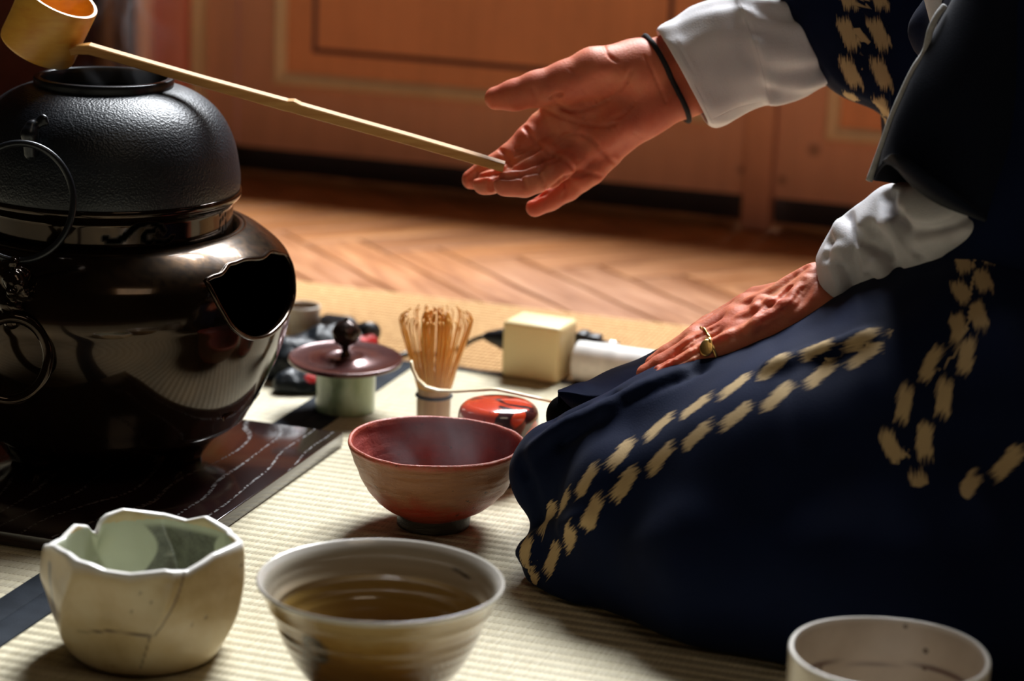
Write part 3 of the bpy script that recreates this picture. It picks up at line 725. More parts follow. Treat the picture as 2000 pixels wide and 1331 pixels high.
dd, _ = seg_dist(V, cam_hits(me, [(884, 1111), (898, 1118), (915, 1130)])); dark = np.maximum(dark, np.clip((.0016 - dd) / .001, 0, 1))
attr(me, 'inside', np.clip(-out * 4, 0, 1)); attr(me, 'height', z / hC); attr(me, 'rim', np.clip((z - hC + .0035) / .002, 0, 1)); attr(me, 'dark', dark)
tag(link('tea_bowl', me, M_OCH), 'ochre brown glazed bowl with a flared pale grey lip, in front of the red bowl', 'bowl')
# --- faceted white bowl
b = gp(284, 1272); hF = at(284, 1057, b.y).z; s_ = abs(at(285, 1100, b.y).x - at(284, 1100, b.y).x)
RIMT = [(-62, 12), (-43, 16), (-25, 8), (-16, 0), (0, -3), (20, 5), (34, -3), (54, 15), (78, 17), (90, 8), (105, -6), (125, -13), (148, 2), (162, -13), (180, -7), (203, 6), (214, -2), (218.0, -12), (220.5, -34), (224, -30), (227, -17), (238, -6), (252, -20), (270, -14), (285, 0), (298, 12)]
ra = np.array([a for a, _ in RIMT]); rd = np.array([d for _, d in RIMT]) * s_ / .94
COR = np.radians([24, 78, 128, 178, 226, 275, 327])
def facet(az):
    az = az % (2 * PI); cs = np.sort(COR % (2 * PI))
    i = np.searchsorted(cs, az) % len(cs); a1 = cs[i]; a0 = cs[i - 1]
    if a1 < a0: a1 += 2 * PI
    if az < a0: az += 2 * PI
    mid = (a0 + a1) / 2; half = (a1 - a0) / 2
    return math.cos(half) / math.cos(az - mid)
def fnF(th, i, r, z):
    az = (math.degrees(th) + 90) % 360                               # 0 faces the viewer, grows to the right
    if az > 298: az -= 360
    tw = math.radians(-22) * (1 - min(max(z / .07, 0), 1))
    f = facet(math.radians(az) - tw)
    wgt = min(max((z - .002) / .02, 0), 1) * (.85 if z < .05 else .85 - .35 * (z - .05) / .025)
    rr_ = r * (1 - wgt + wgt * f * 1.035)
    q = np.array([math.cos(th) * r, math.sin(th) * r, z]); rr_ += .0008 * float(vnoise(q + 2, 60))
    return rr_, z * hF / .0765 + float(np.interp(az, ra, rd)) * max((z - .035) / .0415, 0) ** 1.6
outer = [(.036, .0008), (.044, .0005), (.0485, .004), (.0555, .013), (.0615, .024), (.0655, .038), (.0668, .052), (.0660, .064), (.0650, .0725), (.0635, .0762), (.0615, .0768)]
inner = [(.0615, .0768), (.0590, .0755), (.0585, .068), (.0590, .054), (.0575, .038), (.052, .022), (.040, .013), (.02, .010), (0, .0095)]
me = bowl('f', '', b, outer, inner, None, 300, fnF, npr=8)
V, r, z, out, th = prof_param(me, b, hF)
crack = np.zeros(len(V)); darkF = np.zeros(len(V)); gl = np.zeros(len(V))
for pl, rr_ in (([(360, 1118), (352, 1150), (338, 1185), (318, 1220), (302, 1243)], .0010), ([(150, 1231), (180, 1235), (225, 1233), (262, 1239), (294, 1245)], .0011), ([(292, 1246), (284, 1275), (274, 1308)], .0008)):
    dd, _ = seg_dist(V, cam_hits(me, pl)); crack = np.maximum(crack, np.clip((rr_ - dd) / .0008, 0, 1))
for pl, rr_ in (([(97, 1105), (98, 1140), (106, 1195)], .0038), ([(102, 1205), (112, 1232)], .003)):
    dd, _ = seg_dist(V, cam_hits(me, pl)); darkF = np.maximum(darkF, np.clip((rr_ - dd) / .002, 0, 1))
for (x, y) in ((295, 1178), (257, 1196), (274, 1160), (402, 1207), (374, 1221), (471, 1104)):
    h = cam_hits(me, [(x, y), (x + .1, y)], 1)
    if h: crack = np.maximum(crack, .8 * np.clip((.0014 - np.linalg.norm(V - np.array(h[0]), axis=1)) / .0008, 0, 1))
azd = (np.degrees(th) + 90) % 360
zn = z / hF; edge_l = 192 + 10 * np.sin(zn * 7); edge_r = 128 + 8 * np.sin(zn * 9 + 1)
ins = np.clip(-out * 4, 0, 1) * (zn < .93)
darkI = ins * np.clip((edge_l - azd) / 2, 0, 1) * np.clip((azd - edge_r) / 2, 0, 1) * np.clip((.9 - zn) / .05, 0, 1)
t = NT('cream_crackle_glaze'); o_ = t.obj(); n1 = t.noise(o_, 24, 4, .6); n2 = t.noise(o_, 140, 4, .7); n3 = t.noise(o_, 9, 2)
c = t.ramp(n1, [(.3, (.42, .30, .14)), (.5, (.56, .43, .235)), (.7, (.62, .52, .33))])
c = t.mix(t.attr('inside'), c, (.44, .47, .36))
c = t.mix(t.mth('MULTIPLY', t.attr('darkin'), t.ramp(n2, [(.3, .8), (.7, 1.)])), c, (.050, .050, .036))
c = t.mix(t.attr('dark'), c, (.09, .07, .05)); c = t.mix(t.attr('rim'), c, (.72, .70, .66)); c = t.mix(t.attr('crack'), c, (.085, .045, .025))
t.set(Base_Color=c, Roughness=t.ramp(n1, [(.3, .26), (.7, .42)]), Coat_Weight=.35, Coat_Roughness=.1)
t.bump(t.mth('SUBTRACT', t.mth('ADD', t.mth('MULTIPLY', n2, .35), n1), t.mth('MULTIPLY', t.attr('crack'), 1.2)), .3, .001); M_FAC = t.m
top_n = np.empty(len(V) * 3); me.vertices.foreach_get('normal', top_n); top_n = top_n.reshape(-1, 3)[:, 2]
rimw = np.clip((r - .0575) / .001, 0, 1) * np.clip((top_n - .15) / .25, 0, 1) * (zn > .6)
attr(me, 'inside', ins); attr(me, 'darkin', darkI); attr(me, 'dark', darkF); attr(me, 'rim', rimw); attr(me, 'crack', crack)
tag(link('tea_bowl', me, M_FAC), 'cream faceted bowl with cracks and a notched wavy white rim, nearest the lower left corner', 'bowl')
# --- speckled white cup
b = gp(1737, 1274, .075); hW = .075
outer = [(.030, .001), (.044, .0005), (.0535, .006), (.0575, .014), (.0585, .03), (.0590, .06), (.0592, .0725), (.0585, .0750), (.0573, .0753)]
inner = [(.0573, .0753), (.0560, .0740), (.0555, .065), (.0552, .045), (.0548, .030), (.050, .018), (.040, .0125), (.02, .0105), (0, .010)]
me = bowl('w', '', b, outer, inner, None, 160, lambda th, i, r, z: (r * (1 + .006 * math.sin(2 * th)), z + .0006 * math.sin(3 * th) * z / .075))
V, r, z, out, th = prof_param(me, b, hW); sp = np.zeros(len(V)); spR = []
t = NT('speckled_white_glaze'); o_ = t.obj(); vo = t.n('ShaderNodeTexVoronoi'); t.l(o_, vo.inputs['Vector']); vo.inputs['Scale'].default_value = 95; vo.inputs['Randomness'].default_value = 1
sel = t.n('ShaderNodeSeparateColor', i_0=vo.outputs['Color']).outputs[0]
rad = t.mth('MULTIPLY', t.mth('GREATER_THAN', sel, .68), t.mth('MULTIPLY', sel, .22))
spk = t.mth('LESS_THAN', vo.outputs['Distance'], rad)
c = t.ramp(t.noise(o_, 30, 3), [(.3, (.50, .42, .33)), (.7, (.64, .56, .46))]); c = t.mix(t.mth('MULTIPLY', spk, .8), c, (.10, .055, .03)); c = t.mix(t.attr('rim'), c, (.72, .68, .62)); c = t.mix(t.attr('line'), c, (.09, .03, .03))
t.set(Base_Color=c, Roughness=.28, Coat_Weight=.4, Coat_Roughness=.08)
attr(me, 'rim', np.clip((z - hW + .003) / .002, 0, 1)); attr(me, 'line', np.clip(-out * 4, 0, 1) * np.clip((.0014 - np.abs(z - .047 - .0012 * np.sin(th * 3))) / .0008, 0, 1))
tag(link('tea_cup', me, t.m), 'brown speckled white cup cut off by the lower right corner', 'cup')

# ================================================================== WHISK
t = NT('whisk_bamboo'); n1 = t.noise(t.mapping(t.obj(), (200, 200, 20)), 1, 3)
t.set(Base_Color=t.ramp(n1, [(.3, (.62, .27, .035)), (.7, (.78, .42, .09))]), Roughness=.4, Subsurface_Weight=.1, Subsurface_Radius=(.004, .002, .001)); M_TINE = t.m
t = NT('whisk_handle'); n1 = t.noise(t.mapping(t.obj(), (260, 260, 10)), 1, 3)
t.set(Base_Color=t.ramp(n1, [(.3, (.36, .20, .07)), (.7, (.48, .30, .13))]), Roughness=.42); t.bump(n1, .2, .0005); M_HAND = t.m
wb = gp(845, 850)
wk = thing('whisk', 'bamboo tea whisk standing upright with its tines splayed, behind the red bowl', 'whisk', wb)
link('handle', lathe([(0, 0), (.0128, 0), (.0140, .001), (.0143, .012), (.0140, .0135), (.0143, .015), (.0146, .030), (.0140, .036), (.0145, .041), (.0148, .048), (.0135, .048), (.0128, .038), (0, .037)], (wb.x, wb.y, .0002), 64), M_HAND, wk)
cthr = [wb + Vector((math.cos(a) * .0148, math.sin(a) * .0148, .0355)) for a in np.linspace(0, 2 * PI, 41)[:-1]]
MB().tube(cthr, .0014, 6, closed=True).build('binding_thread', simple('black_thread', (.012, .012, .016), .8), wk, smooth=True)
for k in range(56):
    a = 2 * PI * k / 56 + random.uniform(-.03, .03); j = random.uniform(-.0012, .0012); tw = random.uniform(-.10, .10); tip = random.uniform(-.003, .001)
    pts = [(.0142, .043), (.0165, .052), (.0200 + j * .4, .066), (.0245 + j, .082), (.0285 + j, .096), (.0305 + j, .106), (.0295 + j, .1125 + tip), (.0265 + j, .1150 + tip)]
    pts = [wb + Vector((math.cos(a + tw * z / .12) * r, math.sin(a + tw * z / .12) * r, z if z < .05 else .05 + (z - .05) * .90)) for r, z in pts]
    MB().tube(curve3(pts, 2), [.00095] * 3 + [.0007] * 6 + [.0005] * 6, 5).build('tine', M_TINE, wk, smooth=True)
for k in range(40):
    a = 2 * PI * k / 40 * 2.4 + random.uniform(-.1, .1); r0 = .0085 + .0035 * random.random(); r1 = r0 * .95; dz = random.uniform(-.004, .002)
    pts = [wb + Vector((math.cos(a) * rr_, math.sin(a) * rr_, z)) for rr_, z in ((.0095, .040), (r0 * 1.05, .063), (r1 * 1.1, .085), (r1 * 1.1, .102 + dz), (r1 * .85, .1085 + dz))]
    MB().tube(curve3(pts, 2), .0009, 5).build('tine', M_TINE, wk, smooth=True)

# ================================================================== TEA CADDY AND SCOOP
nb = gp(975, 783, .066); nb.z = 0
t = NT('red_lacquer'); o_ = t.obj(); n1 = t.noise(o_, 38, 2, .5, 1.2)
t.set(Base_Color=t.mix(t.ramp(n1, [(.49, 0.), (.53, 1.)]), (.56, .050, .016), (.040, .010, .012)), Roughness=.16, Coat_Weight=1.0, Coat_Roughness=.04); M_RLAC = t.m
cad = thing('tea_caddy', 'glossy red and black lacquered tea caddy partly behind the red bowl', 'tea caddy', (nb.x, nb.y, 0))
link('body', lathe([(0, .0002), (.022, 0.0002)] + smooth_prof([(.022, .0002), (.0275, .003), (.0305, .012), (.0318, .025), (.0324, .041)], 5) + [(.030, .041)], (nb.x, nb.y, 0), 96), M_RLAC, cad)
link('lid', lathe(smooth_prof([(.0327, .0412), (.0330, .046), (.0328, .053), (.0310, .0595), (.0265, .0635), (.019, .0652), (.010, .0658), (0, .066)], 6), (nb.x, nb.y, 0), 96), M_RLAC, cad)
t = NT('pale_scoop'); t.set(Base_Color=t.ramp(t.noise(t.mapping(t.obj(), (40, 400, 400)), 1, 2), [(.3, (.60, .48, .28)), (.7, (.74, .64, .44))]), Roughness=.35)
sp_ = [(803, 706, 1.905), (806, 722, 1.905), (815, 741, 1.904), (832, 756, 1.903), (856, 763, 1.902), (890, 764.5, 1.899), (930, 762.5, 1.896), (960, 760.5, 1.893), (972, 761, 1.892), (1000, 767, 1.889), (1040, 776, 1.885), (1082, 786, 1.881)]
V = []; Fc = []; P3 = [at(*p) for p in sp_]; ww = [.0046, .0056, .0058, .0052, .0044, .0036, .0028, .0029, .0029, .0027, .0026, .0025]
up_ = (UV_ * .55 + BV * .83).normalized()
for i, p in enumerate(P3):
    d = (P3[min(i + 1, len(P3) - 1)] - P3[max(i - 1, 0)]).normalized(); s2 = Vector((.0, 1, 0)); s2 = (s2 - d * s2.dot(d)).normalized(); nn = s2.cross(d).normalized()
    th_ = .0010
    for a in range(8):
        an = 2 * PI * a / 8 + PI / 8; V.append(p + s2 * (ww[i] * math.cos(an)) + nn * (th_ * math.sin(an) * 1.3))
for i in range(len(P3) - 1):
    for k in range(8): Fc.append((i * 8 + k, i * 8 + (k + 1) % 8, (i + 1) * 8 + (k + 1) % 8, (i + 1) * 8 + k))
Fc += [tuple(reversed(range(8))), tuple(range(len(P3) * 8 - 8, len(P3) * 8))]
tag(add('tea_scoop', V, Fc, t.m), 'slim pale bamboo tea scoop with a curled tip, lying across the red caddy', 'scoop')

# ================================================================== LID REST AND KETTLE LID
lb = gp(674, 800); HL = .0435
t = NT('green_celadon'); o_ = t.obj(); n1 = t.noise(t.mapping(o_, (1, 1, .35)), 55, 4, .6)
t.set(Base_Color=t.ramp(n1, [(.3, (.10, .14, .085)), (.46, (.23, .32, .19)), (.7, (.37, .45, .28))]), Roughness=.28, Coat_Weight=.4)
link_o = link('lid_rest', lathe([(0, .0002), (.0255, .0002)] + smooth_prof([(.0255, .0002), (.0265, .002), (.0262, .015), (.0264, .035), (.0262, HL - .001), (.0252, HL)], 4) + [(.022, HL), (.0215, HL - .004), (.0215, .004), (0, .003)], (lb.x, lb.y, 0), 80), t.m)
tag(link_o, 'green celadon cylinder stand holding up the brown kettle lid', 'lid rest')
lidc = lb + Vector((-.0005, -.002, HL))
t = NT('maroon_bronze'); o_ = t.obj(); n1 = t.noise(o_, 50, 4)
t.set(Base_Color=t.ramp(n1, [(.3, (.055, .014, .014)), (.7, (.10, .032, .028))]), Roughness=.24, Metallic=.45, Coat_Weight=.4, Coat_Roughness=.1); t.bump(n1, .12, .001); M_MAR = t.m
tl = Matrix.Translation(lidc) @ Matrix.Rotation(math.radians(2.5), 4, 'X')
kl = thing('bronze_cover', 'round maroon bronze cover with a dark ball knob, lying on the green stand', 'lid', lidc)
me = lathe([(0, .0003), (.044, .0003), (.0495, .0012), (.0502, .0028), (.0500, .0048), (.0490, .0054)] + smooth_prof([(.0480, .0048), (.042, .0040), (.032, .0038), (.024, .0052), (.017, .0072), (.011, .0062), (.006, .0060), (0, .0062)], 4), (0, 0, 0), 96)
me.transform(tl); link('disc', me, M_MAR, kl)
me = lathe(smooth_prof([(.0052, .0050), (.0038, .009), (.0034, .012), (.0056, .0152), (.0100, .0190), (.0122, .0245), (.0118, .0300), (.0085, .0350), (.0042, .0378), (.0020, .0388), (.0022, .0404), (.0012, .0414), (0, .0416)], 5), (0, 0, 0), 48, lambda th, i, r, z: (r * (1 + .04 * math.sin(5 * th + z * 300)), z))
me.transform(tl); link('knob', me, simple('dark_bronze', (.035, .022, .018), .22, .6, 80, bump=.2), kl)

# ================================================================== THINGS BEHIND THE BRAZIER
b = gp(589, 668)
t = NT('grey_brown_glaze'); n1 = t.noise(t.obj(), 60, 3)
t.set(Base_Color=t.mix(t.attr('rim'), t.ramp(n1, [(.3, (.16, .10, .06)), (.7, (.27, .20, .13))]), (.55, .48, .40)), Roughness=.35)
me = lathe([(0, .0002), (.0158, .0002), (.0170, .002), (.0175, .02), (.0178, .0360), (.0172, .0372), (.0164, .0370), (.0160, .033), (.0155, .006), (0, .004)], (b.x, b.y, 0), 64)
V = vco(me); attr(me, 'rim', np.clip((V[:, 2] - .0345) / .0008, 0, 1)); tag(link('small_cup', me, t.m), 'small grey brown cup with a pale rim, just right of the brazier opening', 'cup')
t = NT('black_plastic'); t.set(Base_Color=(.010, .014, .019), Roughness=.38, Specular_IOR_Level=.3); t.bump(t.noise(t.obj(), 130, 4, .6, .6), .6, .003); M_PLAS = t.m
g0 = gp(612, 742); lo = np.array([g0.x - .085, g0.y - .06, 0.0005]); S = SDF(lo, [g0.x + .10, g0.y + .12, .065], .0018)
for (x, y, Yo, r) in ((560, 740, .0, .022), (600, 745, 0, .020), (580, 712, .03, .016), (630, 705, .04, .018), (665, 690, .055, .017), (540, 720, .02, .018), (700, 695, .06, .014), (600, 765, -.02, .012), (560, 765, -.015, .012)):
    p = gp(x, y); S.ell((p.x, p.y, r * .75), (r * 1.25, r * 1.1, r), .012)
g = np.stack(np.meshgrid(*S.ax, indexing='ij'), -1); S.d += (.0035 * vnoise(g + 1, 55) + .0016 * vnoise(g + 4, 120)).astype(np.float32); S.d = np.maximum(S.d, (.0018 - g[..., 2]).astype(np.float32))
V, Q = S.mesh(); V = smooth_v(V, Q, 1); bag = thing('plastic_bag', 'crumpled shiny black plastic bag with red print, behind the kettle lid', 'bag', (g0.x, g0.y, 0))
bme = npmesh(V, Q); red = np.zeros(len(V))
for (x, y, rr_) in ((608, 738, .006), (722, 668, .010), (600, 722, .004), (716, 680, .006)):
    h = cam_hits(bme, [(x, y), (x + .1, y)], 1)
    if h: red = np.maximum(red, np.clip((rr_ - np.linalg.norm(V - np.array(h[0]), axis=1)) / .001, 0, 1))
attr(bme, 'red', red); M_PLAS.node_tree.nodes['Principled BSDF']
nt = M_PLAS.node_tree; an = nt.nodes.new('ShaderNodeAttribute'); an.attribute_name = 'red'; mx = nt.nodes.new('ShaderNodeMix'); mx.data_type = 'RGBA'
mx.inputs[6].default_value = (.010, .014, .019, 1); mx.inputs[7].default_value = (.60, .02, .015, 1); nt.links.new(an.outputs['Fac'], mx.inputs[0]); nt.links.new(mx.outputs[2], nt.nodes['Principled BSDF'].inputs['Base Color'])
link('bag', bme, M_PLAS, bag)
a = at(640, 640, 2.30); bb = at(728, 650, 2.24)
dd = (bb - a)
MB().tube([a, a + dd * .45, a + dd * .55, a + dd * .75, a + dd * .80, bb], [.0135, .0135, .0090, .0060, .0095, .0095], 20).build('black_grip', simple('black_grip', (.012, .012, .014), .35), bag, smooth=True)

# adapter block, plugs and cord
t = NT('cream_plastic'); t.set(Base_Color=(.70, .57, .30), Roughness=.38, Subsurface_Weight=.05); t.bump(t.noise(t.obj(), 300, 2), .06, .0004); M_CRP = t.m
fl = gp(976, 737); fr_ = gp(1088, 754)
d = (fr_ - fl); wB = d.length; ex = d.normalized(); ey = Vector((-ex.y, ex.x, 0)); hB = at(979, 628, fl.y).z
cb = fl + ex * wB / 2 + ey * .024
box = thing('adapter_block', 'cream plastic power adapter block at the edge of the straw rug', 'power adapter', (cb.x, cb.y, 0))
MB().box((cb.x, cb.y, .0006 + hB / 2), (wB, .046, hB), (ex, ey)).build('housing', M_CRP, box, smooth=True, bevel=.0045, seg=4)
M_BPL = simple('black_rubber', (.010, .010, .012), .4)
pl0 = fl + ey * .026 + Vector((0, 0, .030)) - ex * .0005
pts = [pl0 + ex * .002, pl0 - ex * .004, pl0 - ex * .014, pl0 - ex * .024, pl0 - ex * .028]
MB().tube(pts, [.0105, .0105, .0075, .0045, .0030], 12, flat=1.15).build('plug', M_BPL, box, smooth=True)
cpts = [pts[-1], pts[-1] - ex * .012 + Vector((0, 0, -.006)), pts[-1] - ex * .030 + Vector((0, 0, -.018)), pts[-1] - ex * .055 + Vector((0, -.01, -.024)), gp(800, 690, .003), gp(760, 700, .003), gp(725, 700, .003)]
MB().tube(curve3(cpts, 6), .0022, 8).build('cord', M_BPL, box, smooth=True)
# plug lying right of the block
pb = fl + ex * (wB + .0035) + ey * .040 + Vector((0, 0, .0345))
plg = thing('power_plug', 'black plug with a bare metal pin, right of the cream adapter block', 'plug', (pb.x, pb.y, pb.z - .01))
MB().box(pb + ex * .0045 + Vector((0, 0, -.012)), (.010, .018, .044), (ex, ey)).build('plug_body', M_BPL, plg, smooth=True, bevel=.002)
MB().box(pb + ex * .0155 + Vector((0, 0, .002)), (.014, .015, .013), (ex, ey)).build('plug_nose', M_BPL, plg, smooth=True, bevel=.002)
MB().tube([pb + ex * .022 + Vector((0, 0, .003)), pb + ex * .041 + Vector((0, 0, .003))], .0016, 10).build('pin', simple('steel', (.7, .7, .7), .25, 1.), plg, smooth=True)
# white paper roll
rl = gp(1113, 752); rr_ = .019
cR = rl + ey * .018 + Vector((0, 0, rr_ + .0004))
V = []; Fc = []; n = 48; prf = [(.008, 0), (rr_ - .0006, 0), (rr_, .0006), (rr_, .105), (.008, .105), (.008, 0)]
for i, (r, z) in enumerate(prf):
    for k in range(n):
        a = 2 * PI * k / n; V.append(cR + ex * z + ey * (r * math.cos(a)) + Vector((0, 0, r * math.sin(a))))
for i in range(len(prf) - 1):
    for k in range(n): Fc.append((i * n + k, (i + 1) * n + k, (i + 1) * n + (k + 1) % n, i * n + (k + 1) % n))
me = mesh(V, Fc); me.set_sharp_from_angle(angle=math.radians(40))
tag(link('paper_roll', me, simple('white_paper', (.72, .70, .66), .8, bump=.15)), 'white paper roll lying on its side between the adapter block and the robe', 'paper roll')

# ================================================================== THE PERSON
def bbox(pts, pad): a = np.array([tuple(p) for p in pts]); return a.min(0) - pad, a.max(0) + pad
# ---- right hand, palm to the viewer
R = {}
R['W1'] = at(1330, 108, 1.925); R['W2'] = at(1352, 178, 1.925); R['A1'] = at(1500, 50, 1.965); R['A2'] = at(1520, 120, 1.965)
def rh():
    pts = [at(880, 440, 1.85), at(880, 20, 1.95), at(1540, 20, 1.95), at(1500, 440, 1.85), at(900, 200, 1.82), at(1500, 100, 1.99)]
    lo, hi = bbox(pts, .012); S = SDF(lo, hi, .0010)
    # forearm and wrist
    S.cone(at(1520, 70, 1.97), at(1318, 122, 1.925), .0265, .0205, .004); S.cone(at(1530, 115, 1.97), at(1338, 176, 1.925), .0235, .0195, .010)
    # palm
    S.cone(at(1318, 122, 1.925), at(1240, 134, 1.912), .0205, .0215, .012); S.cone(at(1338, 176, 1.925), at(1262, 212, 1.912), .0195, .0205, .012)
    S.cone(at(1262, 208, 1.912), at(1187, 290, 1.908), .0205, .0140, .012); S.cone(at(1250, 150, 1.918), at(1088, 232, 1.908), .019, .0125, .010)
    S.cone(at(1260, 175, 1.918), at(1122, 256, 1.910), .019, .0125, .010); S.cone(at(1265, 190, 1.918), at(1155, 275, 1.910), .019, .0125, .010)
    # thenar and thumb
    S.cone(at(1248, 132, 1.906), at(1160, 143, 1.893), .0215, .0200, .010)
    S.chain([at(1160, 143, 1.893), at(1108, 158, 1.890), at(1048, 174, 1.889), at(1005, 186, 1.890), at(969, 192, 1.892)], [.0195, .0158, .0137, .0118, .0092], .005)
    # web between thumb and index
    S.cone(at(1110, 172, 1.900), at(1085, 215, 1.906), .009, .0115, .010)
    f = .0030
    S.chain([at(1088, 232, 1.908), at(1060, 246, 1.905), at(996, 307, 1.892)], [.0125, .0115, .0103], f)              # index
    S.chain([at(996, 307, 1.892), at(950, 333, 1.889), at(922, 351, 1.889)], [.0103, .0092, .0082], f)
    S.chain([at(1122, 256, 1.910), at(1095, 277, 1.903), at(1028, 326, 1.882)], [.0125, .0115, .0102], f)              # middle
    S.chain([at(1028, 326, 1.882), at(985, 348, 1.876), at(945, 359, 1.874)], [.0102, .0094, .0088], f)
    S.chain([at(1155, 278, 1.908), at(1125, 306, 1.898), at(1074, 342, 1.871)], [.0125, .0115, .0100], f)              # ring
    S.chain([at(1074, 342, 1.868), at(1025, 360, 1.860), at(987, 360, 1.858)], [.0102, .0100, .0096], f)
    S.chain([at(1184, 302, 1.906), at(1155, 335, 1.902), at(1110, 370, 1.895)], [.0120, .0105, .0090], f)              # little
    S.chain([at(1110, 370, 1.895), at(1075, 391, 1.892), at(1045, 406, 1.890)], [.0090, .0082, .0074], f)
    # pads at the finger roots and finger segments
    for (x, y, Y, r) in ((1100, 240, 1.898, .0095), (1130, 262, 1.898, .0095), (1162, 285, 1.897, .0090), (1185, 262, 1.898, .013), (1215, 235, 1.899, .016)):
        S.ell(at(x, y, Y), (r, r, r), .007)
    for (x, y, Y, r) in ((1035, 270, 1.897, .0108), (1065, 300, 1.887, .0105), (1100, 322, 1.879, .0103), (1135, 350, 1.894, .0095), (1000, 357, 1.860, .0094), (958, 359, 1.869, .0088), (1048, 352, 1.864, .0096)):
        S.ell(at(x, y, Y), (r, r * .95, r * .95), .004)
    # the hollow of the palm
    S.cut(lambda P: S.rc(P, at(1185, 205, 1.868), at(1130, 232, 1.868), .019, .014), [at(1185, 205, 1.87), at(1130, 232, 1.87)], .05, .014)
    cr = [([(1096, 184), (1086, 196), (1095, 208), (1118, 217), (1150, 212), (1185, 196), (1215, 172), (1232, 140)], .0011),
          ([(1062, 212), (1095, 228), (1140, 242), (1180, 246), (1205, 240)], .0010),
          ([(1085, 282), (1105, 265), (1135, 262), (1160, 277), (1185, 305), (1206, 322)], .0011),
          ([(1023, 247), (1040, 268), (1053, 286), (1075, 303), (1092, 308)], .0013), ([(1092, 308), (1112, 318), (1128, 337), (1150, 338), (1176, 346)], .0013),
          ([(1096, 184), (1085, 186), (1076, 192)], .0012), ([(975, 292), (990, 303), (998, 322)], .0010), ([(1040, 172), (1046, 190), (1042, 206)], .0007),
          ([(960, 370), (961, 354), (970, 345), (1000, 344), (1022, 338), (1046, 332), (1064, 320), (1084, 312)], .0023), ([(920, 371), (920, 352), (932, 343), (962, 339), (985, 331), (1002, 318), (1026, 303), (1052, 289)], .0023), ([(1026, 392), (1046, 386), (1080, 366), (1104, 348), (1140, 342)], .0020),
          ([(1012, 342), (1022, 352), (1026, 366)], .0009), ([(1050, 338), (1060, 350), (1064, 366)], .0009), ([(1020, 288), (1008, 292)], .0006),
          ([(1180, 90), (1190, 110), (1205, 120)], .0005), ([(1240, 200), (1215, 225), (1195, 232)], .0005), ([(1100, 385), (1106, 372), (1104, 360)], .0007), ([(1260, 110), (1280, 150), (1300, 200)], .0006), ([(1150, 225), (1120, 255)], .0006)]
    for pl, r in cr:
        g = S.hits(pl, 1.82, 1.95, 4, .0); S.groove(g, r, .0022)
    for k in range(14):                                              # fine skin lines
        x, y = random.uniform(1100, 1260), random.uniform(120, 260); a = random.uniform(-.9, -.2); l = random.uniform(15, 40)
        g = S.hits([(x, y), (x + l * math.cos(a), y - l * math.sin(a))], 1.82, 1.95, 5, -.0002); S.groove(g, .0004, .0010)
    return S
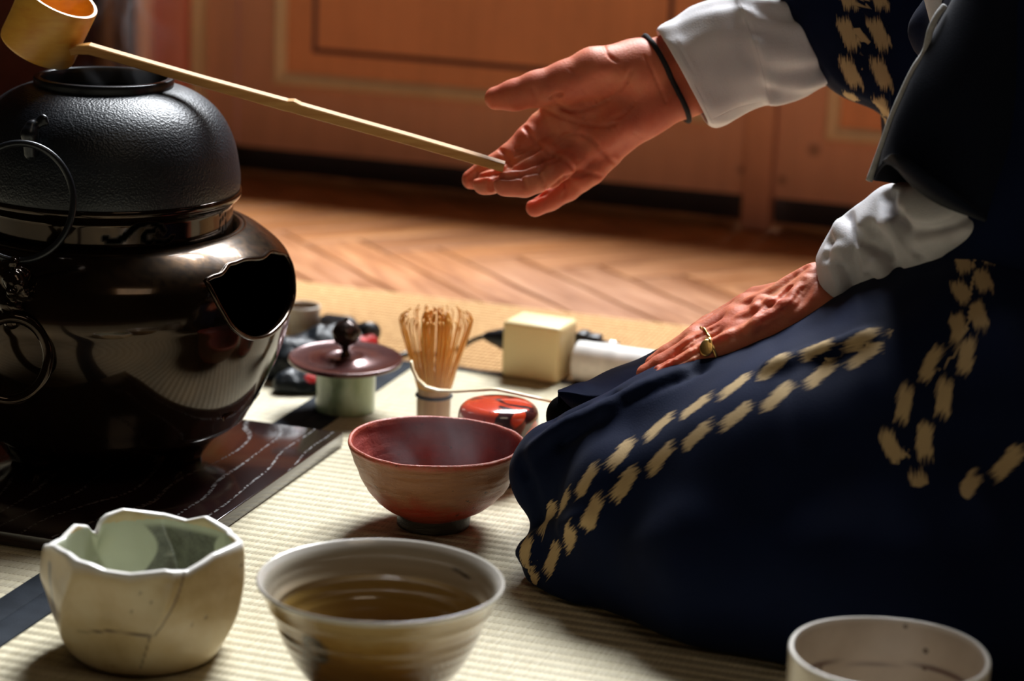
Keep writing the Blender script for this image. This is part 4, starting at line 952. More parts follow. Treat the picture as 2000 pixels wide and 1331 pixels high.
def lh():
    pts = [at(1230, 760, 1.624), at(1240, 480, 1.764), at(1760, 480, 1.764), at(1700, 760, 1.624), at(1500, 600, 1.584), at(1500, 600, 1.80)]
    lo, hi = bbox(pts, .012); S = SDF(lo, hi, .0010)
    S.cone(at(1740, 500, 1.668), at(1622, 562, 1.694), .0220, .0195, .004); S.cone(at(1745, 545, 1.660), at(1625, 595, 1.672), .0205, .0180, .010)
    M = [(1448, 672, 1.656), (1448, 640, 1.676), (1462, 610, 1.698), (1480, 590, 1.720)]
    for (x, y, Y), r in zip(M, (.0105, .0115, .0115, .0115)): S.cone(at(1605, 582, 1.689), at(x, y, Y), .0185, r, .009)
    S.cone(at(1600, 610, 1.669), at(1470, 665, 1.659), .0170, .0120, .010)
    f = .0025
    S.chain([at(1448, 674, 1.656), at(1425, 678, 1.654), at(1362, 702, 1.650), at(1318, 724, 1.648), at(1292, 732, 1.648)], [.0118, .0108, .0092, .0084, .0074], f)
    S.chain([at(1448, 642, 1.676), at(1425, 650, 1.674), at(1350, 684, 1.668), at(1292, 716, 1.665), at(1262, 731, 1.664)], [.0118, .0105, .0094, .0084, .0072], f)
    S.chain([at(1462, 612, 1.698), at(1435, 622, 1.696), at(1358, 662, 1.686), at(1305, 696, 1.682), at(1278, 712, 1.681)], [.0118, .0103, .0092, .0082, .0070], f)
    S.chain([at(1480, 592, 1.720), at(1452, 604, 1.716), at(1385, 640, 1.706), at(1345, 668, 1.702), at(1330, 680, 1.700)], [.0115, .0102, .0090, .0080, .0070], f)
    S.chain([at(1590, 575, 1.719), at(1530, 610, 1.739), at(1480, 640, 1.739), at(1450, 660, 1.736)], [.016, .013, .011, .009], .006)
    # knuckles, tendons, veins
    for (x, y, Y, r) in ((1438, 652, 1.664, .0085), (1438, 622, 1.684, .0085), (1455, 596, 1.706, .0085), (1366, 690, 1.662, .0070), (1358, 666, 1.679, .0072), (1366, 648, 1.698, .0070)): S.ell(at(x, y, Y), (r, r, r), .006)
    for pl, r in (([(1590, 520), (1540, 548), (1500, 575), (1460, 592)], .0019), ([(1592, 530), (1545, 565), (1500, 600), (1445, 622)], .0019), ([(1594, 545), (1555, 582), (1510, 615), (1442, 652)], .0017),
                  ([(1575, 545), (1550, 575), (1548, 592), (1520, 595), (1490, 588), (1475, 600)], .0014), ([(1548, 592), (1500, 625), (1470, 640)], .0013), ([(1500, 606), (1478, 625), (1462, 650)], .0011), ([(1600, 560), (1580, 600), (1540, 620)], .0011), ([(1430, 650), (1400, 668), (1375, 680)], .0010)):
        g = S.hits(pl, 1.60, 1.80, 5, .0018); S.ridge(g, r * .9, .0055)
    for pl, r in (([(1350, 676), (1358, 690), (1364, 706)], .0006), ([(1358, 674), (1366, 686), (1372, 702)], .0006), ([(1312, 706), (1318, 718)], .0006), ([(1545, 560), (1520, 585), (1480, 612)], .0011), ([(1570, 560), (1540, 600), (1490, 630)], .0010),
                  ([(1330, 688), (1300, 706), (1276, 722)], .0010), ([(1420, 662), (1385, 676), (1340, 700), (1300, 722)], .0012), ([(1400, 638), (1360, 660), (1320, 686)], .0010)):
        g = S.hits(pl, 1.60, 1.80, 5, .0); S.groove(g, r, .002)
    # nails
    for (x, y) in ((1288, 722), (1262, 722)):
        g = S.hit(x, y, 1.60, 1.76)
        if g: S.cut(lambda P, g=g: S.rc(P, g + Vector((-.002, -.004, .0042)), g + Vector((.003, -.004, .0042)), .0046, .0046), [g], .02, .001)
    return S
SR = rh(); V1, Q1 = SR.mesh(); V1 = smooth_v(V1, Q1, 2)
SL = lh(); V2, Q2 = SL.mesh(); V2 = smooth_v(V2, Q2, 2)
# ---- the rest of the body (mostly under clothing)
hip = at(2080, 830, 1.66); hip.z = .20; chest = Vector((.46, 1.74, .52)); neckb = Vector((.44, 1.77, .68)); head = Vector((.405, 1.775, .79))
shR = Vector((.43, 1.93, .60)); shL = Vector((.52, 1.73, .60)); elR = at(1780, -20, 1.96); elL = at(1900, 335, 1.640)
S = SDF((-.02, 1.45, .0), (.75, 2.12, .93), .0045)
S.cone(hip, chest, .105, .110, .02); S.cone(chest, Vector((.45, 1.76, .60)), .11, .085, .03); S.cone(shR, shL, .050, .050, .04)
S.cone(Vector((.45, 1.77, .60)), head - Vector((0, 0, .05)), .048, .045, .02)
S.ell(head, (.088, .072, .108), .015); S.cone(head + Vector((-.08, 0, -.02)), head + Vector((-.102, 0, -.022)), .012, .009, .01); S.ell(head + Vector((-.05, 0, -.075)), (.04, .038, .03), .02)
for s_ in (-1, 1):
    S.ell(head + Vector((.01, s_ * .074, -.012)), (.018, .008, .03), .004); e = head + Vector((-.086, s_ * .03, .008)); S.cut(lambda P, e=e: S.rc(P, e, e + Vector((0, .001, 0)), .012, .012), [e], .03, .008); S.ell(head + Vector((-.074, s_ * .03, .006)), (.011, .012, .011), .002)
S.cut(lambda P: S.rc(P, head + Vector((-.095, -.02, -.058)), head + Vector((-.095, .02, -.058)), .003, .003), [head + Vector((-.09, 0, -.06))], .04, .003)
S.chain([shR, elR, at(1500, 90, 1.965), at(1420, 105, 1.95)], [.05, .036, .024, .0225], .01)
S.chain([shL, Vector((.36, 1.68, .46)), elL, at(1780, 505, 1.665), at(1700, 552, 1.680)], [.042, .034, .030, .021, .0195], .01)
for (K, Yd) in (((1125, 945, 1.66), 0), ((1170, 840, 1.80), .1)):
    k3 = at(*K); S.chain([k3, Vector((hip.x, hip.y + Yd - .03, .20))], [.034, .075], .01); S.chain([k3 + Vector((.02, 0, -.02)), Vector((hip.x + .06, hip.y + Yd, .05))], [.03, .035], .01); S.cone(Vector((hip.x + .06, hip.y + Yd, .05)), Vector((hip.x + .16, hip.y + Yd, .03)), .025, .018, .01)
V3, Q3 = S.mesh(); V3 = smooth_v(V3, Q3, 3)
t = NT('skin'); o_ = t.pos(); n1 = t.noise(o_, 26, 4, .6); n2 = t.noise(o_, 420, 3, .6); vo = t.n('ShaderNodeTexVoronoi'); t.l(o_, vo.inputs['Vector']); vo.inputs['Scale'].default_value = 520
t.set(Base_Color=t.ramp(n1, [(.3, (.52, .125, .070)), (.55, (.62, .185, .10)), (.75, (.66, .25, .13))]), Roughness=.55, Subsurface_Weight=.35, Subsurface_Scale=.012, Subsurface_Radius=(1., .28, .14), Specular_IOR_Level=.28)
t.bump(t.mth('ADD', t.mth('MULTIPLY', n2, .7), vo.outputs['Distance']), .22, .0006); M_SKIN = t.m
Va = np.concatenate([V1, V2, V3]); Qa = np.concatenate([Q1, Q2 + len(V1), Q3 + len(V1) + len(V2)])
def union(ma, mb_):
    oa = bpy.data.objects.new('tmp_a', ma); ob = bpy.data.objects.new('tmp_b', mb_); sc.collection.objects.link(oa); sc.collection.objects.link(ob)
    md = oa.modifiers.new('b', 'BOOLEAN'); md.operation = 'UNION'; md.object = ob; md.solver = 'EXACT'
    bpy.context.view_layer.update(); r = bpy.data.meshes.new_from_object(oa.evaluated_get(bpy.context.evaluated_depsgraph_get()))
    bpy.data.objects.remove(oa); bpy.data.objects.remove(ob); return r
bodym = union(union(npmesh(V3, Q3), npmesh(V1, Q1)), npmesh(V2, Q2))
if len(bodym.vertices) < .9 * (len(V1) + len(V2)): bodym = npmesh(Va, Qa)
bodym.polygons.foreach_set('use_smooth', [True] * len(bodym.polygons)); bodym.materials.clear()
person = link('person', bodym, M_SKIN)
tag(person, 'person kneeling in a navy robe, one hand held out, the other on the lap', 'person')
P_ = person
def part(name, S, m, it=2, parent=None, attrs=None):
    V, Q = S.mesh(); V = smooth_v(V, Q, it); me = npmesh(V, Q)
    if attrs: attrs(me)
    return link(name, me, m, parent or P_)
S = SDF(head - Vector((.12, .12, .12)), head + Vector((.14, .12, .15)), .003)
S.ell(head + Vector((.014, 0, .022)), (.090, .080, .104), .01); S.ell(head + Vector((.06, 0, -.02)), (.055, .07, .07), .02)
S.cut(lambda P: S.rc(P, head + Vector((-.10, 0, -.03)), head + Vector((-.10, 0, -.1)), .075, .09), [head + Vector((-.10, 0, -.05))], .2, .01)
part('hair', S, simple('dark_hair', (.02, .014, .010), .5, 0, 200, bump=.4))

# ---- robe cloth, printed with paired broken stripes
def cloth_mat(name, base, s_attr='s', d_attr='d', sheen=.04):
    t = NT(name); p = t.pos(); wv = t.noise(t.mapping(p, (900, 900, 900)), 1, 2); big = t.noise(p, 14, 4)
    c = t.ramp(big, [(.3, tuple(x * .8 for x in base)), (.7, tuple(x * 1.25 for x in base))])
    s = t.attr(s_attr); d = t.attr(d_attr); da = t.attr('da'); Wd = t.attr('w')
    st = t.noise(t.n('ShaderNodeCombineXYZ', i_0=t.mth('MULTIPLY', d, 1300.), i_1=t.mth('MULTIPLY', s, 25.)).outputs[0], 1.0, 2, .7)
    PER = .0315
    ph = t.mth('DIVIDE', t.mth('ADD', s, t.mth('MULTIPLY', t.mth('SUBTRACT', st, .5), .030)), PER)
    fr = t.mth('FRACT', ph); sh = t.mth('MULTIPLY', t.mth('SUBTRACT', fr, .5), (.38 * PER)); tri = t.mth('ABSOLUTE', t.mth('SUBTRACT', fr, .5))
    blk = t.ramp(tri, [(.335, 1.), (.385, 0.)])
    ins = t.mth('MULTIPLY', t.mth('MULTIPLY', t.mth('LESS_THAN', t.mth('ABSOLUTE', t.mth('SUBTRACT', d, sh)), Wd), t.mth('LESS_THAN', da, t.mth('MULTIPLY', Wd, 1.6))), t.mth('GREATER_THAN', Wd, .0002))
    f = t.mth('MULTIPLY', blk, ins)
    fade = t.ramp(st, [(.2, .85), (.7, 1.)])
    c = t.mix(t.mth('MULTIPLY', f, fade), c, (.50, .36, .19))
    t.set(Base_Color=c, Roughness=.75, Sheen_Weight=sheen, Sheen_Roughness=.4, Specular_IOR_Level=.08); t.bump(wv, .25, .0007); return t.m
M_ROBE = cloth_mat('navy_robe_cloth', (.0022, .0060, .026))
def stripes(rows, grey=0):
    """rows: (pixel polyline, half width, phase); lines are found on the cloth where it hangs"""
    def fn(me):
        V = vco(me); best = np.full(len(V), 9.); D = np.full(len(V), 9.); Sx = np.zeros(len(V)); Wd = np.zeros(len(V))
        for pl, hw_, ph in rows:
            h = cam_hits(me, pl, 10)
            if len(h) < 2: continue
            # resample, dropping jumps
            hh = [h[0]]
            for q in h[1:]:
                if (q - hh[-1]).length < .05: hh.append(q)
            d, s, sg_ = seg_dist(V, hh, True); L = sum((hh[i + 1] - hh[i]).length for i in range(len(hh) - 1))
            end = (s <= 1e-6) | (s >= L - 1e-6)
            m = d < best; best[m] = d[m]; D[m] = (d * sg_)[m]; Sx[m] = s[m] + ph; Wd[m] = np.where(end[m] & (d[m] > .001), 0, hw_)
        attr(me, 's', Sx); attr(me, 'd', D); attr(me, 'da', best); attr(me, 'w', Wd)
    return fn
# lap
S = SDF((-.03, 1.38, .0), (.62, 2.02, .42), .0032)
LR = dict(k=.022)
def C(x0, y0, Y0, r0, x1, y1, Y1, r1, k=.014): S.cone(at(x0, y0, Y0), at(x1, y1, Y1), r0, r1, k)
C(1102, 925, 1.665, .0400, 1330, 850, 1.65, .0500); C(1330, 850, 1.65, .0500, 1560, 795, 1.655, .0500); C(1560, 790, 1.655, .050, 1900, 680, 1.64, .080)
C(1110, 1085, 1.640, .0330, 1420, 1100, 1.560, .066); C(1420, 1100, 1.56, .066, 1900, 1150, 1.50, .090); C(1260, 980, 1.62, .060, 1560, 960, 1.60, .095); C(1560, 960, 1.60, .095, 1950, 900, 1.60, .150, .03)
C(1075, 1120, 1.625, .014, 1140, 1190, 1.600, .020, .012)
fl_off = .0
C(1360, 745, 1.765, .030, 1500, 710, 1.76, .036, .015); C(1500, 700, 1.76, .040, 1900, 560, 1.76, .085, .02)
C(1190, 900, 1.76, .030, 1500, 850, 1.76, .060, .015)
C(1850, 760, 1.68, .10, 2040, 560, 1.70, .12, .03); C(1950, 1100, 1.60, .13, 2100, 1000, 1.62, .15, .03)
C(1905, 590, 1.665, .045, 1990, 470, 1.68, .07, .03)
# opening of the far flap, seams and folds
for pl, r in (([(1070, 822), (1160, 792), (1240, 755), (1330, 722), (1385, 712)], .0016), ([(1090, 870), (1170, 815), (1260, 765), (1380, 722)], .0014), ([(1012, 900), (1040, 960), (1060, 1060)], .002), ([(1290, 690), (1250, 700), (1200, 715)], .0014)):
    g = S.hits(pl, 1.5, 1.85, 6, .0); S.groove(g, r, .006)
for pl, r in (([(1075, 850), (1170, 800), (1270, 755), (1380, 715)], .0018), ([(1040, 880), (1110, 830), (1200, 795)], .0022), ([(1500, 720), (1600, 690), (1700, 660)], .003), ([(1020, 1080), (1080, 1040), (1160, 1010)], .003)):
    g = S.hits(pl, 1.5, 1.85, 6, .001); S.ridge(g, r, .010)
g = np.stack(np.meshgrid(*S.ax, indexing='ij'), -1)
S.d += (.0016 * vnoise(g * np.array([1, 1, 1.3]) + 2, 17) + .0008 * vnoise(g + 5, 42)).astype(np.float32)
S.d = np.maximum(S.d, (.0012 - g[..., 2]).astype(np.float32)); del g
robe_rows = [
    ([(1014, 1128), (1022, 1085), (1052, 1035), (1098, 985), (1165, 920), (1232, 872), (1298, 826), (1385, 780), (1470, 735), (1560, 690), (1650, 670), (1740, 645)], .0054, .004),
    ([(1036, 1145), (1075, 1095), (1130, 1030), (1195, 965), (1262, 915), (1330, 868), (1400, 830), (1490, 788), (1572, 746), (1663, 704), (1730, 682)], .0054, .018),
    ([(1918, 440), (1880, 520), (1878, 600), (1862, 660), (1800, 730), (1765, 790), (1740, 850), (1748, 905)], .0052, .006),
    ([(1950, 450), (1925, 520), (1912, 600), (1900, 670), (1860, 740), (1825, 820), (1800, 880), (1800, 950)], .0054, .020),
    ([(1880, 965), (1930, 925), (1985, 895), (2030, 870)], .0054, .012),
]
part('robe_skirt', S, M_ROBE, 3, attrs=stripes(robe_rows))
S = SDF(at(1050, 900, 1.66) - Vector((.01, .0, .06)), at(1420, 700, 1.86) + Vector((.02, .02, .02)), .0025)
S.cone(at(1106, 811, 1.738), at(1330, 765, 1.755), .0155, .028, .008); S.cone(at(1120, 850, 1.735), at(1330, 800, 1.75), .016, .03, .01)
M_INNER = simple('black_inner_cloth', (.0035, .004, .0055), .85, bump=.3, nscale=300, Specular_IOR_Level=.08)
part('inner_robe', S, M_INNER, 2)
near = [(1089, 766, 1.712), (1130, 770, 1.705), (1178, 777, 1.70), (1260, 753, 1.696), (1345, 719, 1.690), (1430, 694, 1.690), (1520, 664, 1.69)]
far = [(1090, 762, 1.722), (1128, 749, 1.745), (1170, 733, 1.765), (1240, 702, 1.785), (1305, 675, 1.80), (1380, 648, 1.80), (1460, 622, 1.80)]
nc = curve3([at(*p) for p in near], 8); fc = curve3([at(*p) for p in far], 8); V = []; Fc = []; NR = 14
for j in range(NR + 3):
    for i in range(len(nc)):
        if j == 0: p = nc[i] + Vector((0, .006, -.012)) * min(1, i / 6)
        elif j <= NR:
            tt = (j - 1) / (NR - 1); p = nc[i].lerp(fc[i], tt) + Vector((0, 0, .0025 * math.sin(tt * PI) * min(1, i / 10) + .0008 * math.sin(i * .5 + tt * 5) * min(1, i / 10)))
        else: p = fc[i] + Vector((0, .008 * (j - NR), -.012 * (j - NR) ** 1.5))
        V.append(p)
n = len(nc); m = NR + 3; V += [v + Vector((.0006, 0, -.0016)) for v in V]; o2 = n * m
for j in range(m - 1):
    for i in range(n - 1):
        q = (j * n + i, j * n + i + 1, (j + 1) * n + i + 1, (j + 1) * n + i); Fc.append(q); Fc.append(tuple(o2 + k for k in reversed(q)))
for i in range(n - 1): Fc.append((i + 1, i, o2 + i, o2 + i + 1)); k = (m - 1) * n; Fc.append((k + i, k + i + 1, o2 + k + i + 1, o2 + k + i))
for j in range(m - 1): Fc.append((j * n, (j + 1) * n, o2 + (j + 1) * n, o2 + j * n)); k = n - 1; Fc.append(((j + 1) * n + k, j * n + k, o2 + j * n + k, o2 + (j + 1) * n + k))
me = mesh(V, Fc); stripes([([(1200, 745), (1210, 745)], .0001, 0)])(me); link('robe_flap', me, M_ROBE, P_)
# torso of the robe
S = SDF((.10, 1.46, .08), (.72, 2.10, .76), .005)
S.cone(hip, chest, .135, .130, .03)
S.chain([shR, elR.lerp(shR, .35), elR + Vector((.03, 0, .01))], [.070, .062, .055], .02); S.chain([shL, Vector((.38, 1.68, .47)), at(2110, 60, 1.68)], [.065, .058, .045], .02)
S.cone(Vector((.45, 1.68, .18)), Vector((.48, 1.74, .52)), .135, .125, .03); S.cone(Vector((.46, 1.70, .40)), Vector((.46, 1.76, .58)), .13, .10, .03); S.cone(Vector((.44, 1.90, .58)), Vector((.47, 1.63, .58)), .065, .065, .05)
S.cone(at(1830, 60, 1.80), at(2000, -60, 1.80), .022, .05, .02); S.cone(at(1985, 470, 1.76), at(1990, 60, 1.76), .055, .060, .03)
S.cut(lambda P: S.rc(P, Vector((.45, 1.77, .62)), Vector((.44, 1.77, .75)), .05, .06), [Vector((.45, 1.77, .66))], .12, .01)
S.cone(shR, shL, .075, .070, .03)
S.cut(lambda P: S.rc(P, Vector((.43, 1.77, .66)), Vector((.43, 1.77, .80)), .052, .07), [Vector((.43, 1.77, .68))], .14, .01)
part('robe_body', S, M_ROBE, 3, attrs=stripes([([(1800, 400), (1900, 600)], .0001, 0)]))
# near sleeve: a wide cloth tube, open at the lower end
def loft(rings, thick=.0015, closed=True):
    """rings of equal length -> shell with thickness towards the ring centres"""
    n = len(rings[0]); V = []; Fc = []
    for R_ in rings: V += [Vector(p) for p in R_]
    for R_ in rings:
        c = sum((Vector(p) for p in R_), Vector()) / n
        V += [Vector(p) + (c - Vector(p)).normalized() * thick for p in R_]
    m = len(rings); off = m * n
    for i in range(m - 1):
        for k in range(n):
            k2 = (k + 1) % n
            Fc.append((i * n + k, i * n + k2, (i + 1) * n + k2, (i + 1) * n + k)); Fc.append((off + i * n + k, off + (i + 1) * n + k, off + (i + 1) * n + k2, off + i * n + k2))
    for k in range(n):
        k2 = (k + 1) % n; Fc.append((k, off + k, off + k2, k2)); j = (m - 1) * n; Fc.append((j + k, j + k2, off + j + k2, off + j + k))
    return V, Fc
def ring3(pts, n=72):
    P = curve3([Vector(p) for p in pts] + [Vector(pts[0])], 12)[:-1]; M = len(P)
    return [P[int(i * M / n) % M] for i in range(n)]
open_r = [at(1703, 352, 1.635), at(1760, 360, 1.67), at(1815, 369, 1.69), at(1900, 405, 1.71), at(2030, 500, 1.67), at(1925, 420, 1.60), at(1830, 352, 1.575), at(1745, 300, 1.585)]
r0 = ring3(open_r)
def shift_ring(base, dx, dy, sq, dYc):
    c = sum(base, Vector()) / len(base); nc = c + (at(1800 + dx, 350 + dy, 1.64 + dYc) - at(1800, 350, 1.64)); out = []
    for i, p in enumerate(base): out.append(nc + (p - c) * sq)
    return out
rings = [r0]
for (x0, y0, x1, y1, dYc) in ((1722, 300, 2060, 470, 0), (1745, 235, 2110, 430, .005), (1778, 160, 2170, 370, .01), (1815, 85, 2220, 300, .02), (1850, 20, 2260, 230, .03), (1885, -50, 2290, 160, .04), (1950, -190, 2340, 40, .05)):
    a = at(x0, y0, 1.63 + dYc); b_ = at(x1, y1, 1.64 + dYc); c = (a + b_) / 2; ux = (b_ - a) / 2; rn = []
    uy = Vector((0.02, 1, 0.15)).normalized() * .052
    for k in range(72):
        th = PI - 2 * PI * k / 72; rn.append(c + ux * math.cos(th) + uy * math.sin(th) * 1.0 + Vector((0, 0, .003 * math.sin(4 * th + len(rings) * .8))))
    rings.append(rn)
# match ring phase of the opening to the ellipses
V, Fc = loft(rings, .0018); me = mesh(V, Fc)
bm = bmesh.new(); bm.from_mesh(me); bmesh.ops.subdivide_edges(bm, edges=bm.edges[:], cuts=1, use_grid_fill=True); bm.to_mesh(me); bm.free(); me.polygons.foreach_set('use_smooth', [True] * len(me.polygons))
stripes([([(1735, 340), (1738, 352)], .0001, 0)])(me)
M_ROBE2 = cloth_mat('dark_navy_sleeve_cloth', (.0030, .0050, .013), sheen=.10)
link('sleeve', me, M_ROBE2, P_)
M_WHITE = NT('white_cotton'); t = M_WHITE; p = t.pos(); n1 = t.noise(p, 30, 4); n2 = t.noise(p, 900, 2)
t.set(Base_Color=t.ramp(n1, [(.3, (.66, .64, .66)), (.7, (.76, .74, .76))]), Roughness=.9, Specular_IOR_Level=.1, Subsurface_Weight=.25, Subsurface_Radius=(.01, .008, .007), Subsurface_Scale=.5); t.bump(t.mth('SUBTRACT', t.mth('ADD', n2, t.mth('MULTIPLY', n1, 3)), t.mth('MULTIPLY', t.attr('seam'), 2.5)), .3, .0009); M_WHITE = t.m
# pale lining along the edge of the near sleeve
hp_ = [(1702, 354), (1722, 300), (1745, 235), (1766, 185), (1790, 135), (1812, 100), (1822, 60), (1836, 30), (1850, 12)]
MB().tube(curve3([at(x - 5, y, 1.630 + .004 * i) for i, (x, y) in enumerate(hp_)], 5), .0024, 8).build('sleeve_lining', simple('grey_white_lining', (.40, .40, .40), .85, nscale=200, bump=.4), P_, smooth=True)
S = SDF(at(1836, 40, 1.76) - Vector((.03, .03, .035)), at(1836, 40, 1.76) + Vector((.04, .03, .035)), .0016)
S.cone(at(1838, -10, 1.76), at(1840, 50, 1.75), .013, .008, .004); S.cone(at(1860, -20, 1.77), at(1838, 60, 1.75), .014, .004, .004)
part('shirt_front', S, M_WHITE, 2)
# near (left) shirt sleeve with puffed cuff
pts = [at(1590, 680, 1.58), at(1600, 420, 1.80), at(1980, 330, 1.55), at(1980, 480, 1.80)]
lo, hi = bbox(pts, .02); S = SDF(lo, hi, .0016)
S.chain([at(1905, 400, 1.628), at(1830, 440, 1.632), at(1740, 500, 1.660), at(1690, 530, 1.672)], [.026, .030, .0345, .0345], .008)
S.cone(at(1690, 500, 1.68), at(1650, 545, 1.686), .0270, .0215, .012); S.cone(at(1690, 580, 1.675), at(1672, 592, 1.680), .0230, .0185, .012)
S.cone(at(1750, 408, 1.665), at(1700, 455, 1.68), .0160, .0185, .015); S.cone(at(1800, 400, 1.655), at(1750, 408, 1.665), .016, .016, .01); S.cone(at(1870, 430, 1.61), at(1720, 560, 1.665), .020, .020, .012)
for pl, r in (([(1650, 420), (1665, 460), (1700, 470), (1690, 500)], .003), ([(1735, 380), (1745, 430), (1790, 455), (1850, 450), (1895, 425)], .0030), ([(1700, 480), (1740, 520), (1760, 560)], .0022), ([(1620, 470), (1650, 480), (1665, 520), (1660, 560)], .0022), ([(1760, 420), (1775, 470), (1800, 500)], .0018), ([(1640, 600), (1680, 560), (1720, 540)], .0018), ([(1690, 440), (1720, 465), (1735, 500)], .002), ([(1612, 500), (1640, 520), (1655, 570), (1672, 620)], .0010)):
    g = S.hits(pl, 1.54, 1.80, 5, .0); S.groove(g, r, .007)
for pl, r in (([(1740, 440), (1790, 470), (1860, 465), (1915, 435)], .003), ([(1640, 440), (1655, 480), (1640, 500)], .003), ([(1700, 500), (1730, 540), (1735, 580)], .003), ([(1625, 520), (1645, 560), (1660, 600)], .002)):
    g = S.hits(pl, 1.54, 1.80, 5, .002); S.ridge(g, r, .007)
S.cut(lambda P: S.rc(P, at(1560, 575, 1.69), at(1640, 578, 1.688), .0300, .0215), [at(1560, 575, 1.69), at(1640, 578, 1.688)], .05, .002)
g = np.stack(np.meshgrid(*S.ax, indexing='ij'), -1); S.d += (.0010 * vnoise(g, 40) + .0005 * vnoise(g + 3, 95)).astype(np.float32); del g
part('left_shirt_sleeve', S, M_WHITE, 2)
# far (right) shirt sleeve: crisp cuff, lofted
ax = [((1283, 58), (1383, 244), 1.905, 0), ((1292, 52), (1395, 246), 1.905, 1), ((1318, 38), (1418, 242), 1.908, 1), ((1350, 16), (1440, 228), 1.912, 1), ((1385, 2), (1462, 214), 1.915, 1), ((1425, -8), (1490, 204), 1.92, 1), ((1436, -10), (1498, 203), 1.92, 1.2), ((1470, -8), (1525, 201), 1.925, .9), ((1520, -2), (1570, 188), 1.93, .9), ((1570, -8), (1610, 168), 1.94, .9), ((1640, -40), (1670, 130), 1.95, .9)]
rings = []
for i, (a_, b_, Y_, kk) in enumerate(ax):
    a = at(*a_, Y_); b2 = at(*b_, Y_); c = (a + b2) / 2; ux = (a - b2) / 2; uy = Vector((.10, -1, .0)); uy = uy.normalized() * .030; rn = []
    for k in range(96):
        th = 2 * PI * k / 96; cx_, sx_ = math.cos(th), math.sin(th)
        q = c + ux * (math.copysign(abs(cx_) ** .85, cx_)) + uy * (math.copysign(abs(sx_) ** .9, sx_))
        amp = .0006 if i < 6 else .0020
        fo = amp * math.sin(6 * th + i * .7) + amp * .7 * math.sin(11 * th - i * 1.3) + (.0010 if i in (1, 6) else 0)
        rn.append(q + (q - c).normalized() * fo)
    rings.append(rn)
V, Fc = loft(rings, .0016); me = mesh(V, Fc)
bm = bmesh.new(); bm.from_mesh(me); bmesh.ops.subdivide_edges(bm, edges=bm.edges[:], cuts=3, use_grid_fill=True, smooth=.4); bm.to_mesh(me); bm.free(); me.polygons.foreach_set('use_smooth', [True] * len(me.polygons))
V = vco(me); sm_ = np.zeros(len(V))
for pl, r in (([(1296, 50), (1338, 112), (1362, 168), (1392, 240)], .0007), ([(1440, -8), (1470, 70), (1492, 140), (1503, 200)], .0008), ([(1452, -8), (1482, 70), (1504, 140), (1514, 198)], .0006), ([(1392, 232), (1440, 210), (1500, 196)], .0006)):
    h = cam_hits(me, pl)
    if len(h) > 1: dd, _ = seg_dist(V, h); sm_ = np.maximum(sm_, np.clip((r * 1.6 - dd) / .0008, 0, 1))
attr(me, 'seam', sm_); rs = link('right_shirt_sleeve', me, M_WHITE, P_)
# stitched seams of that cuff
bvR = BVHTree.FromPolygons([(rs.matrix_basis @ v.co)[:] for v in me.vertices], [p.vertices[:] for p in me.polygons]) if False else None
# far sleeve of the robe: deep rounded hanging sleeve
poly = [(1512, -80), (1522, -20), (1532, 30), (1552, 75), (1580, 120), (1612, 165), (1650, 192), (1700, 212), (1722, 228), (1731, 246), (1737, 330), (1765, 260), (1800, 180), (1870, 60), (1930, -80)]
# (pixel outline turned into a cushion of cloth 5 cm deep)
P2 = [at(x, y, 1.93) for x, y in poly]; pc = at(1720, 40, 1.93)
V = []; Fc = []; n = len(P2) * 6
loopc = curve3(P2 + [P2[0]], 6)[:-1]; n = len(loopc)
lv = [(.0, -.036), (.25, -.036), (.6, -.034), (.86, -.028), (.97, -.014), (1., 0), (.97, .014), (.86, .028), (.6, .034), (.25, .036), (0, .036)]
lv = [(a, b) for a, b in lv]
for (s1, dy) in lv:
    for q in loopc: V.append(pc + (q - pc) * max(s1, .001) + Vector((0, dy, 0)))
for i in range(len(lv) - 1):
    for k in range(n): Fc.append((i * n + k, (i + 1) * n + k, (i + 1) * n + (k + 1) % n, i * n + (k + 1) % n))
me = mesh(V, Fc); bm = bmesh.new(); bm.from_mesh(me); bmesh.ops.subdivide_edges(bm, edges=bm.edges[:], cuts=2, use_grid_fill=True); bmesh.ops.recalc_face_normals(bm, faces=bm.faces[:]); bm.to_mesh(me); bm.free(); me.polygons.foreach_set('use_smooth', [True] * len(me.polygons))
stripes([([(1648, -40), (1654, 20), (1658, 90), (1662, 150), (1668, 205)], .0058, .0042), ([(1712, -40), (1716, 35), (1720, 110), (1723, 170), (1726, 232)], .0058, .0040)])(me)
link('sleeve', me, M_ROBE, P_)

# ---- hair tie and rings
def wrap_ring(Sd, c, nrm, hw1, off, n=64):
    """closed loop lying on the implicit surface in the plane through c"""
    nrm = nrm.normalized(); a = nrm.cross(Vector((0, 1, .1))).normalized(); b = nrm.cross(a); out = []
    for k in range(n):
        th = 2 * PI * k / n; d = np.array(a * math.cos(th) + b * math.sin(th)); r = np.arange(0.0, hw1, .0004); P = np.array(c) + r[:, None] * d
        I = np.clip(np.round((P - Sd.lo) / Sd.h).astype(int), 0, Sd.n - 1); v = Sd.d[I[:, 0], I[:, 1], I[:, 2]]; w_ = np.where(v > 0)[0]
        rr2 = r[w_[0]] if len(w_) else hw1
        out.append(Vector((np.array(c) + d * (rr2 + off)).tolist()))
    return out
wc = at(1296, 148, 1.924); nrm = (at(1384, 98, 1.932) - at(1296, 148, 1.924))
lp3 = wrap_ring(SR, wc, nrm, .055, .0014)
M_TIE = simple('black_elastic', (.005, .006, .009), .9, nscale=500, bump=.5)
MB().tube(lp3, .0021, 10, closed=True).build('hair_tie', M_TIE, P_, smooth=True)
t = NT('gold'); t.set(Base_Color=(.80, .52, .18), Metallic=1., Roughness=.32); t.bump(t.noise(t.obj(), 900, 2), .15, .0005); M_GOLD = t.m
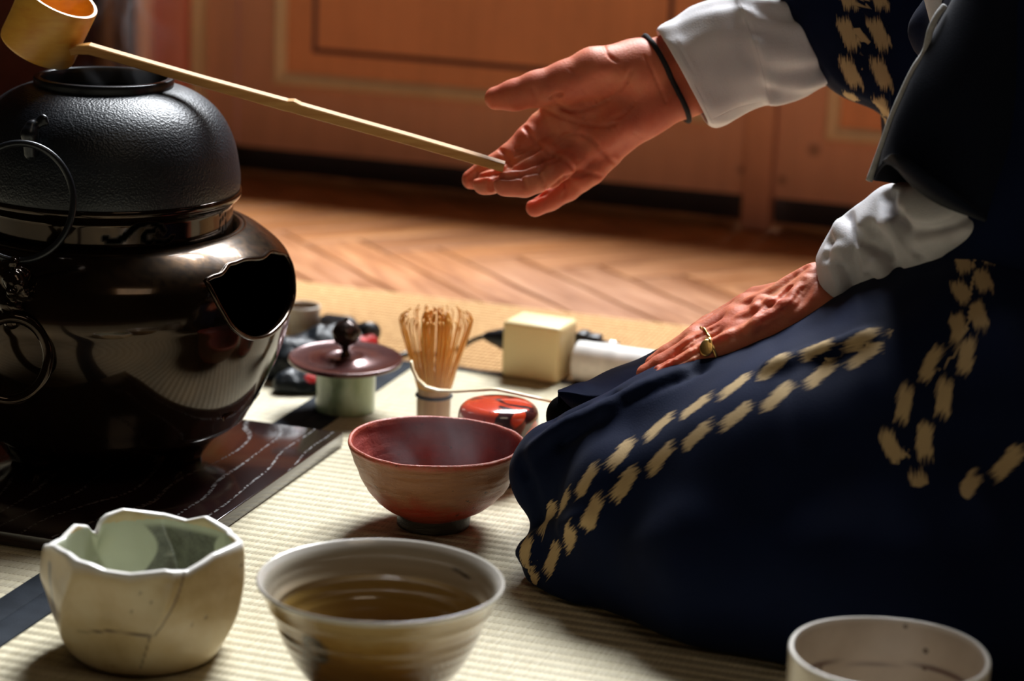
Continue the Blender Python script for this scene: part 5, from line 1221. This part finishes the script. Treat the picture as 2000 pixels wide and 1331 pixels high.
c5 = at(1392, 689, 1.652); lp4 = wrap_ring(SL, c5, at(1425, 678, 1.654) - at(1362, 702, 1.650), .016, .0003, 40)
sg = MB().tube(lp4, .0013, 8, closed=True, flat=1.0).build('signet_ring', M_GOLD, P_, smooth=True)
f0 = SL.hit(1380, 681, 1.60, 1.72)
if f0 is None: f0 = at(1380, 681, 1.655)
nn = (Vector((-.12, -.80, .52))).normalized(); u1 = nn.cross(Vector((0, 0, 1))).normalized(); u2 = nn.cross(u1); V = []; Fc = []; n = 32
prf = [(.0044, -.003), (.0052, .0000), (.0055, .0014), (.0053, .0020), (.0046, .0022), (.0, .0022)]
for r, z in prf:
    for k in range(n): a = 2 * PI * k / n; V.append(f0 + nn * z + u1 * (r * .88 * math.cos(a)) + u2 * (r * 1.15 * math.sin(a)))
for i in range(len(prf) - 1):
    for k in range(n): Fc.append((i * n + k, i * n + (k + 1) % n, (i + 1) * n + (k + 1) % n, (i + 1) * n + k))
add('signet_face', V, Fc, M_GOLD, sg)
c4 = at(1385, 668, 1.671); lp5 = wrap_ring(SL, c4, at(1425, 650, 1.690) - at(1350, 684, 1.684), .016, .0002, 40)
MB().tube(lp5, .0010, 8, closed=True).build('thin_ring', M_GOLD, P_, smooth=True)

# ================================================================== STEAM
def steam(name, label, c, r, dens, seed, scale, thr):
    V = []; Fc = []; n = 16; m = 8
    t = NT(name + '_vapour'); nt = t.t; nt.nodes.remove(t.b)
    p = t.obj(); q = t.mapping(p, (1 / r[0], 1 / r[1], 1 / (r[2] * 2)))
    ln = t.n('ShaderNodeVectorMath', operation='LENGTH'); sub = t.n('ShaderNodeVectorMath', operation='SUBTRACT'); t.l(q, sub.inputs[0]); sub.inputs[1].default_value = (0, 0, .5)
    sc2 = t.n('ShaderNodeVectorMath', operation='MULTIPLY'); t.l(sub.outputs[0], sc2.inputs[0]); sc2.inputs[1].default_value = (1, 1, 2); t.l(sc2.outputs[0], ln.inputs[0])
    fall = t.mth('SUBTRACT', 1.0, ln.outputs['Value'], clamp=True)
    nz = t.noise(t.mapping(p, (scale, scale, scale * .75)), 1.0, 3, .55, 1.0)
    d = t.mth('MULTIPLY', t.ramp(nz, [(thr, 0.), (thr + .22, 1.)]), t.mth('MULTIPLY', fall, dens))
    pv = t.n('ShaderNodeVolumePrincipled'); pv.inputs['Color'].default_value = (.95, .95, 1., 1); pv.inputs['Anisotropy'].default_value = .35; t.l(d, pv.inputs['Density'])
    t.l(pv.outputs[0], nt.nodes['Material Output'].inputs['Volume'])
    for i in range(m + 1):
        ph = PI * i / m
        for k in range(n):
            th = 2 * PI * k / n; V.append((c[0] + r[0] * math.sin(ph) * math.cos(th) * 1.02, c[1] + r[1] * math.sin(ph) * math.sin(th) * 1.02, c[2] - r[2] * math.cos(ph)))
    for i in range(m):
        for k in range(n): Fc.append((i * n + k, i * n + (k + 1) % n, (i + 1) * n + (k + 1) % n, (i + 1) * n + k))
    me = mesh(V, Fc); bm = bmesh.new(); bm.from_mesh(me); bmesh.ops.remove_doubles(bm, verts=bm.verts[:], dist=1e-6); bm.to_mesh(me); bm.free()
    return tag(link(name, me, t.m), label, 'steam', kind='stuff')
b = gp(846, 1024)
steam('steam', 'faint steam rising out of the red tea bowl', (b.x + .004, b.y + .0, .078), (.062, .050, .056), 10, 1, 15, .42)
steam('steam', 'thin steam rising from the mouth of the black kettle', (CX + .015, YC + .01, zt + .045), (.05, .045, .075), 6, 2, 18, .48)
